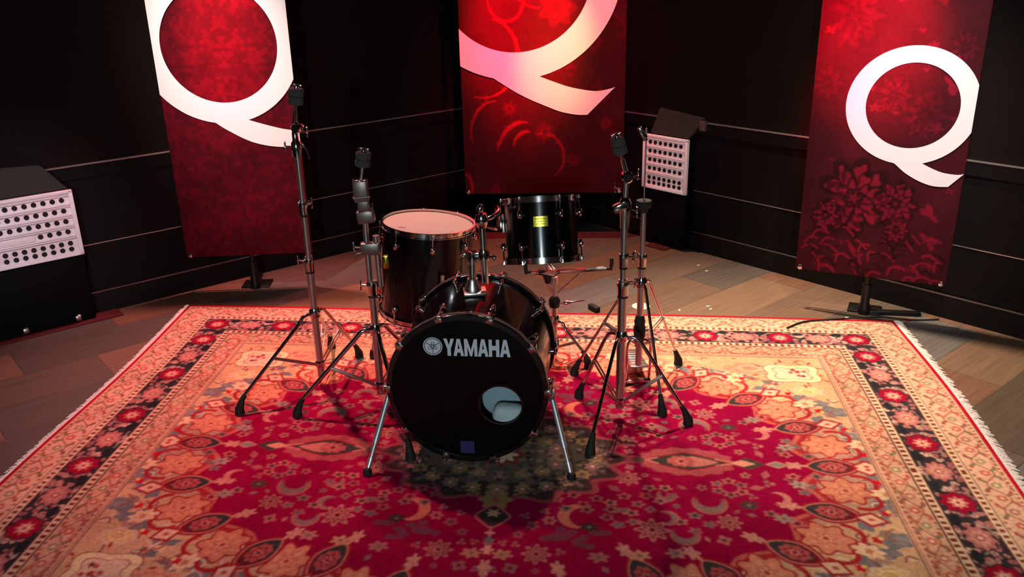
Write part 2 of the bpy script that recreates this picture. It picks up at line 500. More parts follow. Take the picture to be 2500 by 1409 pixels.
        # blossom pointing in, diamond pointing out
        c.polar(x - 0.140 * ca, y - 0.135 * sa, 0.036, (206, 138, 124), 6, 0.2, an, sx=1.15, sy=0.7, ang=an)
        c.stroke([(x - 0.11 * ca, y - 0.11 * sa), (x - 0.09 * ca, y - 0.09 * sa)], 0.005, (206, 138, 124))
        c.loz(x + 0.125 * ca, y + 0.115 * sa + 0.01, 0.060, 0.044, (170, 34, 46), 1.0, an); c.loz(x + 0.125 * ca, y + 0.115 * sa + 0.01, 0.044, 0.030, (236, 190, 160), 1.0, an); c.loz(x + 0.125 * ca, y + 0.115 * sa + 0.01, 0.014, 0.010, (190, 80, 70), 1.0, an)

    def palmette(x, y, an, s_=1.0):
        for (R_, co, n_, am) in ((0.104, (168, 36, 48), 7, 0.13), (0.094, (218, 136, 108), 7, 0.15), (0.066, (226, 150, 118), 7, 0.2), (0.044, (206, 116, 96), 6, 0.2), (0.030, (230, 158, 124), 6, 0.22), (0.010, (180, 60, 60), 0, 0)):
            c.polar(x, y, R_ * s_, co, n_, am, an, sx=1.0, sy=0.82, ang=an)
        ca, sa = math.cos(an), math.sin(an)
        for k_ in (-1, 1):
            q_ = [(x + (0.05 + 0.06 * math.sin(t)) * ca - k_ * (0.05 + 0.05 * math.cos(t)) * sa, y + (0.05 + 0.06 * math.sin(t)) * sa + k_ * (0.05 + 0.05 * math.cos(t)) * ca) for t in np.linspace(-0.3, 2.4, 10)]
            c.stroke(q_, 0.009, (178, 40, 48), 0.9)
        c.polar(x + 0.135 * ca, y + 0.125 * sa, 0.050, (238, 200, 160), 7, 0.15, an, sx=1.1, sy=0.75, ang=an)
        c.polar(x + 0.135 * ca, y + 0.125 * sa, 0.016, (206, 130, 100), 5, 0.2)
    for (x, y, an) in ((1.232, .148, .12), (1.10, .420, .45), (.88, .602, .85), (.64, .665, 1.15), (.40, .76, 1.3), (.13, .80, 1.5)): palmette(x, y, an)
    for (x, y, an) in ((1.221, 0.0, 0), (1.152, .277, .2), (.985, .498, .5), (.745, .632, .9), (.508, .650, 1.1), (.27, .765, 1.3), (0.0, .78, PI / 2)): cartouche(x, y, an, 0.95)
    for (x, y) in ((1.173, .558), (1.264, .416), (1.332, .271), (1.364, .09), (1.0, .69), (.78, .79), (.5, .79), (.2, .78)):
        c.polar(x, y, 0.021, (206, 26, 54), 5, 0.2, x); c.polar(x + 0.012, y - 0.008, 0.009, (236, 196, 120))
    # ---- crimson field: scattered blossoms
    MU = [(178, 92, 98), (164, 88, 94), (190, 106, 104), (150, 100, 100), (168, 78, 88)]
    placed = []

    def free(x, y, r):
        for (a, b, q) in placed:
            if (a - x) ** 2 + (b - y) ** 2 < (q + r) ** 2: return False
        return True
    placed += [(0.69, 0, 0.13), (0.60, 0, 0.1), (0.79, 0, 0.1), (0.0, 0.40, 0.09), (0.91, 0.0, 0.05), (1.02, 0, 0.05)]
    for (x, y) in ((1.221, 0), (1.152, .277), (.985, .498), (.745, .632), (.508, .650), (1.08, 0), (1.06, .234), (.89, .43), (.64, .54), (.45, .53), (.27, .75), (.27, .66), (0, .78)): placed.append((x, y, 0.085))
    # lateral pendant, heart and diamonds on the long axis
    c.polar(0.69, 0, 0.125, (176, 84, 88), 14, 0.05, 0, sx=1.5, sy=0.78, al=0.9)
    c.loz(0.69, 0, 0.150, 0.062, (150, 30, 44), 1.2)
    c.loz(0.69, 0, 0.140, 0.054, (66, 62, 60), 1.2); c.loz(0.715, 0, 0.095, 0.036, (196, 118, 108), 1.2); c.polar(0.672, 0, 0.050, (186, 92, 90), 9, 0.1, sx=1.1, sy=0.8); c.polar(0.672, 0, 0.028, (206, 124, 112), 6, 0.25); c.polar(0.672, 0, 0.01, (130, 30, 42))
    c.polar(0.50, 0, 0.045, (176, 92, 90), 7, 0.12, sx=1.3, sy=0.6); c.polar(0.515, 0, 0.022, (110, 74, 66))
    c.stroke([(0.54, 0.0), (0.585, 0.02)], 0.004, (200, 120, 110)); c.stroke([(0.80, 0.02), (0.87, 0.004)], 0.004, (200, 120, 110))
    c.loz(0.915, 0, 0.062, 0.038, (74, 68, 60), 1.1); c.loz(0.897, 0, 0.046, 0.022, (222, 150, 126), 1.1)
    c.loz(1.022, 0, 0.042, 0.024, (206, 128, 116), 1.1); c.loz(1.022, 0, 0.034, 0.017, (136, 130, 124), 1.1)
    # crescents
    for (x, y, an, rad, co) in ((.288, .364, 0.15, .066, (206, 116, 96)), (.747, .259, -PI / 2, .062, (178, 96, 92)), (.991, .214, PI, .040, (206, 122, 116)), (.646, .440, -PI / 2, .050, (182, 100, 98)), (.595, .351, PI, .040, (186, 104, 100)), (.60, .225, -1.2, .035, (176, 92, 92))):
        c.crescent(x, y, rad, co, an); placed.append((x, y, rad))
        if co[1] < 110: c.crescent(x, y, rad * 0.82, (128, 112, 106), an, 0.8)
    for (x, y, r_) in ((.539, .419, .062), (.16, .57, .05), (.47, .125, .048), (.80, .36, .045)):
        c.polar(x, y, r_, (190, 112, 108), 8, 0.2); c.polar(x, y, r_ * .78, (146, 70, 76), 8, 0.22); c.polar(x, y, r_ * .5, (186, 110, 104), 8, 0.28); c.polar(x, y, r_ * .15, (90, 20, 30)); placed.append((x, y, r_ * .9))
    for (x, y) in ((.253, .456), (.31, .50), (.21, .49), (.36, .46)):
        for j in range(5): c.polar(x + R.uniform(-.03, .03), y + R.uniform(-.025, .025), .018, (120, 60, 80), sx=1, sy=.8)
        placed.append((x, y, .045))
    for (x, y, n_) in ((.574, .214, 5), (.451, .28, 4), (.438, .359, 5), (.828, .16, 6), (.685, .372, 4), (1.07, .13, 2), (1.11, .09, 3), (.985, .326, 2), (.262, .283, 4), (.36, .30, 3)):
        for j in range(n_):
            a_ = 2 * PI * j / n_ + x * 7; x2, y2 = x + .048 * math.cos(a_), y + .042 * math.sin(a_)
            c.polar(x2, y2, .025, R.choice(MU), 5, 0.2, a_, sx=1.1, sy=.85); c.polar(x2, y2, .010, R.choice([(80, 66, 62), (110, 100, 96), (120, 30, 44)]))
        placed.append((x, y, .062))
    for (x, y, co) in ((.492, .551, (206, 140, 108)), (.609, .532, (190, 120, 110)), (.36, .57, (176, 104, 104)), (.05, .58, (190, 120, 100)), (1.078, .123, (170, 140, 132)), (.985, .326, (166, 132, 124)), (.88, .26, (80, 62, 58)), (.33, .42, (70, 50, 48))):
        c.polar(x, y, .034, co, 6, .2, x * 5, sx=1.1, sy=.8); c.polar(x, y, .010, (120, 104, 98), 4, .2); placed.append((x, y, .03))
    tries = 0; cnt = 0
    while tries < 6000 and cnt < 110:
        tries += 1
        x = R.uniform(0.0, 1.12); y = R.uniform(0.0, 0.72); r = R.choice([0.012, 0.014, 0.017, 0.021])
        if (x / A) ** PW + (y / Bq) ** PW > 0.74 or (x / 0.46) ** 2 + (y / 0.36) ** 2 < 1 or not free(x, y, r + 0.010): continue
        placed.append((x, y, r + 0.006)); cnt += 1
        k = R.random(); rot = R.uniform(0, PI)
        if k < 0.5:
            c.polar(x, y, r * 1.25, R.choice(MU), R.choice([4, 5, 6]), 0.18, rot, al=0.9)
            c.polar(x, y, r * 0.5, R.choice([(84, 70, 66), (130, 116, 110), (130, 24, 40)]), 4, 0.2, rot)
        elif k < 0.8:
            for j in range(3):
                a_ = rot + j * PI / 1.5
                c.polar(x + math.cos(a_) * r * 0.8, y + math.sin(a_) * r * 0.8, r * 0.55, R.choice(MU))
        else: c.loz(x, y, r * 1.4, r * 0.8, R.choice(MU), 1.0, rot)
    # ---- medallion
    m = np.arctan2(Y / 0.285, X / 0.44); rm = np.hypot(X / 0.44, Y / 0.285); lb = 0.97 + 0.07 * np.cos(m * 16)
    c.put(full, (lb + 0.10 - rm) * 0.30 / px, (158, 72, 80)); c.put(full, (lb + 0.03 - rm) * 0.30 / px, (96, 50, 58)); c.put(full, (lb - rm) * 0.30 / px, (70, 54, 54))
    c.put(full, (lb * 0.72 - rm) * 0.30 / px, (104, 92, 82))
    for ring, rad, n_ in ((0.80, 0.034, 6), (0.50, 0.036, 4)):
        for i in range(n_ + 1):
            t = PI / 2 * i / n_
            x, y = 0.44 * ring * math.cos(t), 0.285 * ring * math.sin(t)
            col = [(172, 130, 96), (150, 110, 106), (160, 128, 84)][i % 3]
            c.polar(x, y, rad, col, 7, 0.14); c.polar(x, y, rad * 0.5, (168, 104, 90), 6, 0.2); c.polar(x, y, rad * 0.2, CREAM)
    for _ in range(110):
        t = R.uniform(0, PI / 2); q = R.uniform(0.1, 0.98)
        c.polar(0.44 * q * math.cos(t), 0.285 * q * math.sin(t), R.uniform(0.008, 0.015), R.choice([(120, 106, 90), (130, 90, 90), (84, 76, 72), (150, 130, 100), (60, 48, 48)]), 5, 0.2)
    c.polar(0, 0, 0.09, (140, 60, 60), 8, 0.15); c.polar(0, 0, 0.06, CREAM, 8, 0.2)
    # lower pendant heart
    c.polar(0, 0.29, 0.062, (158, 122, 84), 7, 0.15); c.polar(0, 0.29, 0.02, (170, 96, 80), 5, 0.2)
    c.loz(0, 0.385, 0.066, 0.070, (196, 112, 110), 1.15); c.loz(0, 0.385, 0.058, 0.062, (150, 30, 46), 1.15); c.loz(0, 0.385, 0.052, 0.056, (58, 54, 50), 1.15)
    c.polar(0, 0.368, 0.026, (206, 166, 128), 7, 0.25); c.stroke([(0, .44), (0, .50)], .004, (196, 112, 110))
    c.polar(0, 0.475, 0.018, PINK, 4, 0.3); c.polar(0, 0.51, 0.018, GREY_, 4, 0.2); c.polar(-0.0, 0.56, 0.024, PINK, 5, 0.3)
    # ---- borders
    c.put(full, (e < 0.485) * 1.0, BEIG)
    c.put(full, ((e < 0.482) & (e > 0.478)) * 1.0, BROWN); c.put(full, ((e < 0.470) & (e > 0.466)) * 1.0, (186, 110, 88))
    c.put(full, ((e < 0.466) & (e > 0.356)) * 1.0, (214, 168, 138))
    c.put(full, ((e < 0.362) & (e > 0.325)) * 1.0, CREAM)
    bead = (np.sin(along * 2 * PI / 0.030) > 0.0)
    c.put(full, ((np.abs(e - 0.3435) < 0.011) & bead) * 1.0, (120, 46, 40)); c.put(full, (np.abs(e - 0.3625) < 0.003) * 1.0, BROWN); c.put(full, (np.abs(e - 0.325) < 0.003) * 1.0, BROWN)
    c.put(full, ((e < 0.325) & (e > 0.185)) * 1.0, NAVY)
    c.put(full, ((e < 0.185) & (e > 0.150)) * 1.0, CREAM)
    c.put(full, ((np.abs(e - 0.1675) < 0.010) & bead) * 1.0, (130, 52, 44)); c.put(full, (np.abs(e - 0.187) < 0.003) * 1.0, BROWN); c.put(full, (np.abs(e - 0.149) < 0.0025) * 1.0, BROWN)
    c.put(full, ((e < 0.148) & (e > 0.020)) * 1.0, (226, 182, 152))
    c.put(full, (e < 0.022) * 1.0, (178, 22, 42))

    def border_pts(inset, step, phase=0.0):
        out = []
        n1 = int((HX - inset) / step)
        for i in range(n1 + 1): out.append(((HX - inset) - i * step * (HX - inset) / (n1 * step) + phase * 0, HY - inset, 0.0, i))
        n2 = int((HY - inset) / step)
        for i in range(1, n2 + 1): out.append((HX - inset, (HY - inset) - i * (HY - inset) / n2, PI / 2, i + 1))
        return out
    # main border: red rosettes and pale palmettes on a dark ground crowded with florets
    FL = [(216, 150, 140), (222, 176, 160), (166, 100, 108), (202, 136, 128), (184, 112, 112), (232, 196, 176)]

    def in_main(x, y, r): return 0.186 + r < min(HX - x, HY - y) < 0.324 - r
    for (x, y, an, i) in border_pts(0.255, 0.165):
        dx, dy = math.cos(an), math.sin(an)
        for q in range(46):
            t_, o_ = R.uniform(-0.09, 0.09), R.uniform(-0.062, 0.062)
            px_, py_ = x + dx * t_ - dy * o_, y + dy * t_ + dx * o_
            if in_main(px_, py_, 0.008):
                c.polar(px_, py_, R.uniform(0.010, 0.017), R.choice(FL), sx=1, sy=0.7, ang=R.uniform(0, PI), al=0.85); c.polar(px_, py_, 0.004, (96, 50, 54))
        q_ = [(x + dx * t_ - dy * 0.055 * math.sin(t_ * 19 + i), y + dy * t_ + dx * 0.055 * math.sin(t_ * 19 + i)) for t_ in np.linspace(-0.083, 0.083, 14)]
        c.stroke(q_, 0.0032, (150, 140, 116), 0.8)
        if i % 2 == 0:
            c.polar(x, y, 0.066, (48, 42, 52), 8, 0.05); c.polar(x, y, 0.062, (160, 20, 52), 8, 0.10); c.polar(x, y, 0.036, (214, 120, 112), 8, 0.18); c.polar(x, y, 0.024, (232, 190, 166), 6, 0.2); c.polar(x, y, 0.008, (182, 50, 60))
        else:
            c.polar(x, y, 0.058, (60, 46, 54), 8, 0.06, sx=1.2, sy=0.95, ang=an); c.polar(x, y, 0.054, (190, 118, 112), 9, 0.1, sx=1.2, sy=0.92, ang=an); c.polar(x, y, 0.038, (210, 150, 136), 9, 0.16, sx=1.2, sy=0.9, ang=an); c.polar(x, y, 0.020, (178, 84, 84), 6, 0.2); c.polar(x, y, 0.008, CREAM)
        for s_ in (-1, 1):   # dark gaps and a pale bud near the edge
            px_, py_ = x + dx * 0.083 * s_ - dy * 0.045, y + dy * 0.083 * s_ + dx * 0.045
            if in_main(px_, py_, 0.0): c.loz(px_, py_, 0.026, 0.020, (44, 44, 50), 1.2, an)
    # outer and inner minor borders: a vine with leaves, buds and dots
    for inset, amp_, w_ in ((0.088, 0.026, 0.056), (0.412, 0.022, 0.044)):
        for (x, y, an, i) in border_pts(inset, 0.076):
            dx, dy = math.cos(an), math.sin(an); s_ = 1 if i % 2 else -1
            vine = [(x + dx * t_ - dy * amp_ * s_ * math.cos(t_ / 0.038 * PI / 2), y + dy * t_ + dx * amp_ * s_ * math.cos(t_ / 0.038 * PI / 2)) for t_ in np.linspace(-0.038, 0.038, 9)]
            c.stroke(vine, 0.0028, (176, 100, 82), 0.75)
            c.polar(x - dy * amp_ * -0.2 * s_, y + dx * amp_ * -0.2 * s_, 0.021, [(196, 96, 84), (150, 140, 104), (200, 80, 76), (178, 112, 96)][i % 4], 6, 0.12, an, al=0.9); c.polar(x - dy * amp_ * -0.2 * s_, y + dx * amp_ * -0.2 * s_, 0.009, CREAM, 5, 0.2)
            for k_ in (-1, 1):
                lx, ly = x + dx * 0.026 * k_ - dy * amp_ * 1.25 * s_, y + dy * 0.026 * k_ + dx * amp_ * 1.25 * s_
                c.polar(lx, ly, 0.019, [(126, 84, 68), (110, 112, 80), (176, 92, 76)][(i + k_) % 3], sx=1, sy=0.42, ang=an + 0.8 * k_ * s_, al=0.85)
                c.polar(x + dx * 0.038 * k_ + dy * amp_ * 1.5 * s_, y + dy * 0.038 * k_ - dx * amp_ * 1.5 * s_, 0.009, (188, 78, 70), 5, 0.15)
                c.polar(x + dx * 0.016 * k_ + dy * w_ * 0.9 * s_, y + dy * 0.016 * k_ - dx * w_ * 0.9 * s_, 0.006, (140, 90, 76))
    c.put(full, ((np.abs(e - 0.034) < 0.005) & (np.sin(along * 2 * PI / 0.024) > 0.2)) * 1.0, (150, 96, 80)); c.put(full, (np.abs(e - 0.045) < 0.002) * 1.0, (196, 128, 106))
    c.put(full, ((np.abs(e - 0.452) < 0.006) & (np.sin(along * 2 * PI / 0.028) > 0.3)) * 1.0, (166, 92, 76)); c.put(full, (np.abs(e - 0.440) < 0.002) * 1.0, (176, 108, 88))
    q = soften(soften(c.a))
    # mirror the quadrant over the whole rug
    top = np.concatenate([q[:, ::-1], q], 1)
    whole = np.concatenate([top[::-1], top], 0)
    ny, nx, _ = whole.shape
    ab = 0.86 + 0.28 * vnoise(nx, ny, 42, rng)[..., None]
    fine = 0.84 + 0.32 * vnoise(nx, ny, 2.2, rng)[..., None]
    return np.clip(whole * ab * fine, 0, 1)


def grid_object(name, arr, posfn, thick, m, parent):
    """arr rows go along v, columns along u; posfn maps unit (u, v) arrays to xyz of the top face; sides give it its thickness"""
    ny, nx, _ = arr.shape
    u, v = np.meshgrid(np.linspace(0, 1, nx), np.linspace(0, 1, ny))
    top = posfn(u, v)
    N = nx * ny
    border = [i for i in range(nx)] + [j * nx + nx - 1 for j in range(1, ny)] + [(ny - 1) * nx + i for i in range(nx - 2, -1, -1)] + [j * nx for j in range(ny - 2, 0, -1)]
    low = top.reshape(-1, 3)[border] + np.array(thick)
    co = np.concatenate([top.reshape(-1, 3), low])
    idx = np.arange(N).reshape(ny, nx)
    quads = np.stack([idx[:-1, :-1], idx[:-1, 1:], idx[1:, 1:], idx[1:, :-1]], -1).reshape(-1, 4)
    b = np.array(border); k = len(b)
    side = np.stack([b, N + np.arange(k), N + (np.arange(k) + 1) % k, np.roll(b, -1)], -1)
    quads = np.concatenate([quads, side])
    me = bpy.data.meshes.new(name)
    me.vertices.add(len(co)); me.vertices.foreach_set('co', (co - np.array(base_of(parent))).astype(np.float32).ravel())
    me.loops.add(quads.size); me.loops.foreach_set('vertex_index', quads.astype(np.int32).ravel())
    me.polygons.add(len(quads)); me.polygons.foreach_set('loop_start', np.arange(0, quads.size, 4, dtype=np.int32))
    me.update(calc_edges=True)
    # back face
    at = me.attributes.new('weave', 'FLOAT_COLOR', 'POINT')
    colr = np.ones((len(co), 4), np.float32); colr[:N, :3] = arr.reshape(-1, 3); colr[N:, :3] = arr.reshape(-1, 3)[border]
    at.data.foreach_set('color', colr.ravel())
    me.materials.append(m)
    me.validate()
    o = bpy.data.objects.new(name, me); COL.objects.link(o); o.parent = parent
    return o


# ------------------------------------------------------------------ rug
RZ = 0.008
FLc, FRc, NLc, NRc = [np.array(p) for p in ((-1.763, 4.403), (1.919, 3.981), (-1.917, 1.61), (1.576, 1.213))]
rug_c = Vector((-0.046, 2.80, 0))
RUG = thing('rug', rug_c, 'large red floral Persian-style rug under the drum kit', 'rug')


def rug_pos(u, v):
    p = (FLc * (1 - u)[..., None] + FRc * u[..., None]) * v[..., None] + (NLc * (1 - u)[..., None] + NRc * u[..., None]) * (1 - v)[..., None]
    # edges wander a little
    wob = 0.012 * np.sin(v * 9 + 1.3) * (np.abs(u - 0.5) * 2) ** 6
    x = p[..., 0] + wob; y = p[..., 1] + 0.008 * np.sin(u * 11) * (np.abs(v - 0.5) * 2) ** 6
    return np.stack([x, y, np.full_like(x, RZ)], -1)


arr = paint_rug(1.853, 1.395, 0.0035)
grid_object('woven_pile', arr, rug_pos, (0, 0, -RZ + 0.0005), RUGM, RUG)


def fringe(side):
    bm = B(); rr = random.Random(3 + side)
    n = 760
    for i in range(n):
        v = (i + 0.5) / n
        e = rug_pos(np.array([[float(side)]]), np.array([[v]]))[0, 0]
        sg = 1 if side else -1
        L = rr.uniform(0.022, 0.046) * (1.0 if side else 0.7)
        a = Vector((e[0] - sg * 0.004, e[1], 0.006)); dirv = Vector((sg * 0.993, -sg * 0.11 + rr.uniform(-0.35, 0.35), 0)).normalized()
        perp = Vector((-dirv.y, dirv.x, 0)) * 0.0034
        b = a + dirv * L * 0.5 + Vector((0, 0, rr.uniform(0.001, 0.004))); c = a + dirv * L; c.z = 0.002
        top = [a + perp, b + perp, c + perp * 0.6]; bot = [a - perp, b - perp, c - perp * 0.6]
        tv = [bm.verts.new(p) for p in top]; bv = [bm.verts.new(p) for p in bot]
        mv = [bm.verts.new((p + q) / 2 + Vector((0, 0, 0.0025))) for p, q in zip(top, bot)]
        for k in (0, 1):
            bm.faces.new((tv[k], tv[k + 1], mv[k + 1], mv[k])); bm.faces.new((mv[k], mv[k + 1], bv[k + 1], bv[k]))
            bm.faces.new((bv[k], bv[k + 1], tv[k + 1], tv[k]))
    return tag(obj('fringe', bm, FRINGE, RUG), label='white wool fringe', kind='stuff')


fringe(0); fringe(1)


# ------------------------------------------------------------------ banners
def damask(W, Hh, px, style, base, fig, low):
    rng = np.random.default_rng({'L': 3, 'C': 8, 'R': 21}[style]); R = random.Random({'L': 3, 'C': 8, 'R': 21}[style])
    c = Canvas(W, Hh, px, base)
    nx, ny = c.nx, c.ny
    if style == 'L':
        # mirrored damask with dark U-shaped swags
        h = (nx + 1) // 2
        n = 0.45 * vnoise(h, ny, 13, rng) + 0.55 * vnoise(h, ny, 5, rng)
        half = n if nx % 2 == 0 else n
        full = np.concatenate([half[:, ::-1], half], 1)[:, :nx]
        k = np.clip((full - 0.46) * 7, 0, 1)[..., None]
        c.a = c.a * (1 - 0.32 * k) + np.array(lin(fig)) * 0.32 * k
        for z in (0.42, 1.0, 1.6):
            for s_ in (-1, 1):
                cx = W / 2 + s_ * 0.20
                pts = [(cx + 0.11 * math.cos(t), z + 0.12 + 0.12 * math.sin(t)) for t in np.linspace(PI, 2 * PI, 14)]
                c.stroke(pts, 0.03, low, 0.10)
    if style == 'C':
        def spiral(x, y, r0_, t0, t1, sgn=1, wd=0.016):
            pts = []
            for i in range(60):
                q = i / 59; t = t0 + (t1 - t0) * q
                pts.append((x + sgn * r0_ * (1 - 0.35 * q) * math.cos(t), y + r0_ * (1.15 - 0.35 * q) * math.sin(t)))
            c.stroke(pts, [wd * (0.25 + 0.55 * math.sin(PI * i / 59) ** 1.5) for i in range(60)], fig, 0.42)
            for i in range(6, 50, 5):
                a, b = pts[i]
                c.polar(a + R.uniform(-.008, .008), b + R.uniform(-.008, .008), wd * 1.2, fig, 5, 0.35, R.uniform(0, PI), al=0.45)
        spiral(0.42, 0.30, 0.20, PI * 1.02, PI * 0.50)
        spiral(0.42, 0.32, 0.10, PI * 1.02, PI * 0.45, wd=0.012)
        spiral(0.52, 0.22, 0.155, PI * 0.62, -PI * 0.30, wd=0.012)
        spiral(0.24, 0.44, 0.20, PI * 1.15, PI * 0.55, wd=0.012)
        spiral(-0.04, 0.02, 0.12, PI * 0.5, -0.4, wd=0.012); spiral(0.16, 0.9, 0.25, PI * 1.4, PI * 2.4, wd=0.014)
        spiral(0.5, 1.35, 0.25, 0, PI * 1.5, wd=0.016); spiral(0.30, 1.2, 0.12, PI, PI * 2.6, wd=0.012); spiral(0.85, 1.7, 0.3, PI, PI * 2, wd=0.016)
        for (x, y, r) in ((0.52, 0.40, .07), (0.87, 0.62, .06), (0.30, 0.55, .05), (0.70, 0.22, .05), (0.20, 0.03, .04), (0.60, 1.15, .12), (0.42, 1.30, .10), (0.9, .45, .05)):
            for q, al in ((1, .35), (.7, .35), (.4, .5)): c.polar(x, y, r * q, fig, R.choice([7, 8, 9]), 0.14, R.uniform(0, PI), al=al * .4)
            c.polar(x, y, r * 0.25, low, al=0.6)
        for _ in range(26):
            c.polar(R.uniform(0.55, 1.0), R.uniform(0, 2), R.uniform(0.02, 0.06), fig, R.choice([3, 5]), 0.35, R.uniform(0, PI), al=0.12)
    if style == 'R':
        def flower(x, y, r, rings=4, st=1.0):
            for q in range(rings):
                n_ = 9 - q; rad = r * (1 - 0.24 * q)
                for j in range(n_):
                    t = 2 * PI * j / n_ + q * 0.4 + R.uniform(-.1, .1)
                    px_, py_ = x + rad * 0.72 * math.cos(t), y + rad * 0.85 * math.sin(t)
                    c.polar(px_, py_, rad * 0.34, low, al=0.75 * st, sx=1.1, sy=0.75, ang=t)
                    c.polar(px_ - 0.1 * rad * math.cos(t), py_ - 0.1 * rad * math.sin(t), rad * 0.28, fig, 3, 0.22, t, sx=1.1, sy=0.7, al=0.75 * st, ang=t)
            c.polar(x, y, r * 0.28, low, al=0.7 * st); c.polar(x, y, r * 0.16, fig, 5, 0.3, al=0.6 * st)
        flower(0.24, 0.40, 0.17); flower(0.43, 0.39, 0.10, 3); flower(0.12, 0.30, 0.07, 2); flower(0.45, 0.26, 0.06, 2)
        flower(0.50, 0.82, 0.11, 3, .22); flower(0.36, 0.90, 0.09, 3, .22); flower(0.15, 1.25, 0.14, 4, .14); flower(0.45, 1.6, 0.16, 4, .14); flower(0.62, 1.12, 0.07, 2, .3); flower(0.06, 0.95, 0.08, 2, .15)
        for _ in range(60):
            x, y = R.uniform(0.05, 0.66), R.uniform(0.0, 0.24); t = R.uniform(0, PI)
            pts = [(x + 0.05 * (i / 9 - .5) * math.cos(t) * 1.6 - 0.016 * math.sin(i / 9 * PI) * math.sin(t), y + 0.05 * (i / 9 - .5) * math.sin(t) + 0.02 * math.sin(i / 9 * PI)) for i in range(10)]
            c.stroke(pts, 0.0045, fig if R.random() < .65 else low, 0.55)
        for _ in range(36):
            c.polar(R.uniform(0.02, 0.68), R.uniform(0.0, 1.9), R.uniform(0.015, 0.04), fig, R.choice([3, 4, 5]), 0.3, R.uniform(0, PI), al=0.35, sy=0.7)
        for x, y in ((0.60, 0.22), (0.58, 0.36), (0.60, 0.95), (0.62, 1.04)):
            c.polar(x, y, 0.06, fig, 3, 0.3, R.uniform(0, PI), al=0.7, sy=0.5, ang=-0.8)
    cloud = 0.8 + 0.4 * vnoise(nx, ny, 26, rng)[..., None]
    fine = 0.88 + 0.24 * vnoise(nx, ny, 2.5, rng)[..., None]
    return np.clip(soften(c.a) * cloud * fine, 0, 1)


def clip_poly(pts, x0, x1):
    def cut(P, f, inter):
        out = []
        for i in range(len(P)):
            a, b = P[i - 1], P[i]
            if f(b):
                if not f(a): out.append(inter(a, b))
                out.append(b)
            elif f(a): out.append(inter(a, b))
        return out

    def at(xv): return lambda a, b: (xv, a[1] + (b[1] - a[1]) * (xv - a[0]) / (b[0] - a[0]))
    P = cut(pts, lambda p: p[0] >= x0, at(x0))
    if P: P = cut(P, lambda p: p[0] <= x1, at(x1))
    return P


def cat2(pts, n=6):
    return [(p.x, p.y) for p in smooth_path([(a, b, 0) for a, b in pts], n)]


BANNERS = {
    'L': dict(mid=(-1.476, 4.641), ang=3.24, W=0.70, z0=0.209, z1=2.15, base=(74, 4, 16), fig=(118, 6, 28), low=(34, 2, 5),
              label='red banner with white letter Q cut off at both edges, behind the leftmost cymbal stand'),
    'C': dict(mid=(0.220, 5.469), ang=-3.25, W=1.02, z0=0.314, z1=2.50, base=(54, 7, 13), fig=(128, 8, 30), low=(28, 3, 5),
              label='wide dark red banner with a huge pinkish letter Q, hung behind the rack tom'),
    'R': dict(mid=(1.790, 4.066), ang=-26.23, W=0.703, z0=0.209, z1=2.15, base=(64, 15, 22), fig=(132, 20, 42), low=(38, 8, 10),
              label='tall floral red banner with a whole white letter Q, standing near the right wall'),
}
QS = {
    'L': dict(ring=((0.338, 1.360, 0.297, 0.297), (0.330, 1.374, 0.420, 0.420)), tail=[[(0.253, 0.97), (0.317, 0.922), (0.43, 0.857), (0.529, 0.827), (0.631, 0.817), (0.72, 0.824)], [(0.72, 0.900), (0.62, 0.915), (0.523, 0.942), (0.434, 0.971), (0.34, 1.0)]]),
    'C': dict(ring=((0.340, 1.676, 0.470, 0.470), (0.330, 1.704, 0.663, 0.663)), tail=[[(0.201, 1.055), (0.256, 1.019), (0.334, 0.97), (0.421, 0.924), (0.525, 0.879), (0.62, 0.842), (0.718, 0.822), (0.787, 0.82)], [(0.957, 0.989), (0.907, 0.975), (0.839, 0.966), (0.752, 0.977), (0.666, 0.996), (0.577, 1.027), (0.496, 1.058), (0.38, 1.11)]]),
}
QS['R'] = dict(ring=((0.443, 1.067, 0.200, 0.196), (0.440, 1.066, 0.285, 0.273)), tail=[[(0.355, 0.816), (0.398, 0.796), (0.454, 0.752), (0.521, 0.717), (0.583, 0.70), (0.644, 0.702)], [(0.703, 0.769), (0.674, 0.762), (0.614, 0.767), (0.563, 0.784), (0.514, 0.807), (0.45, 0.84)]])


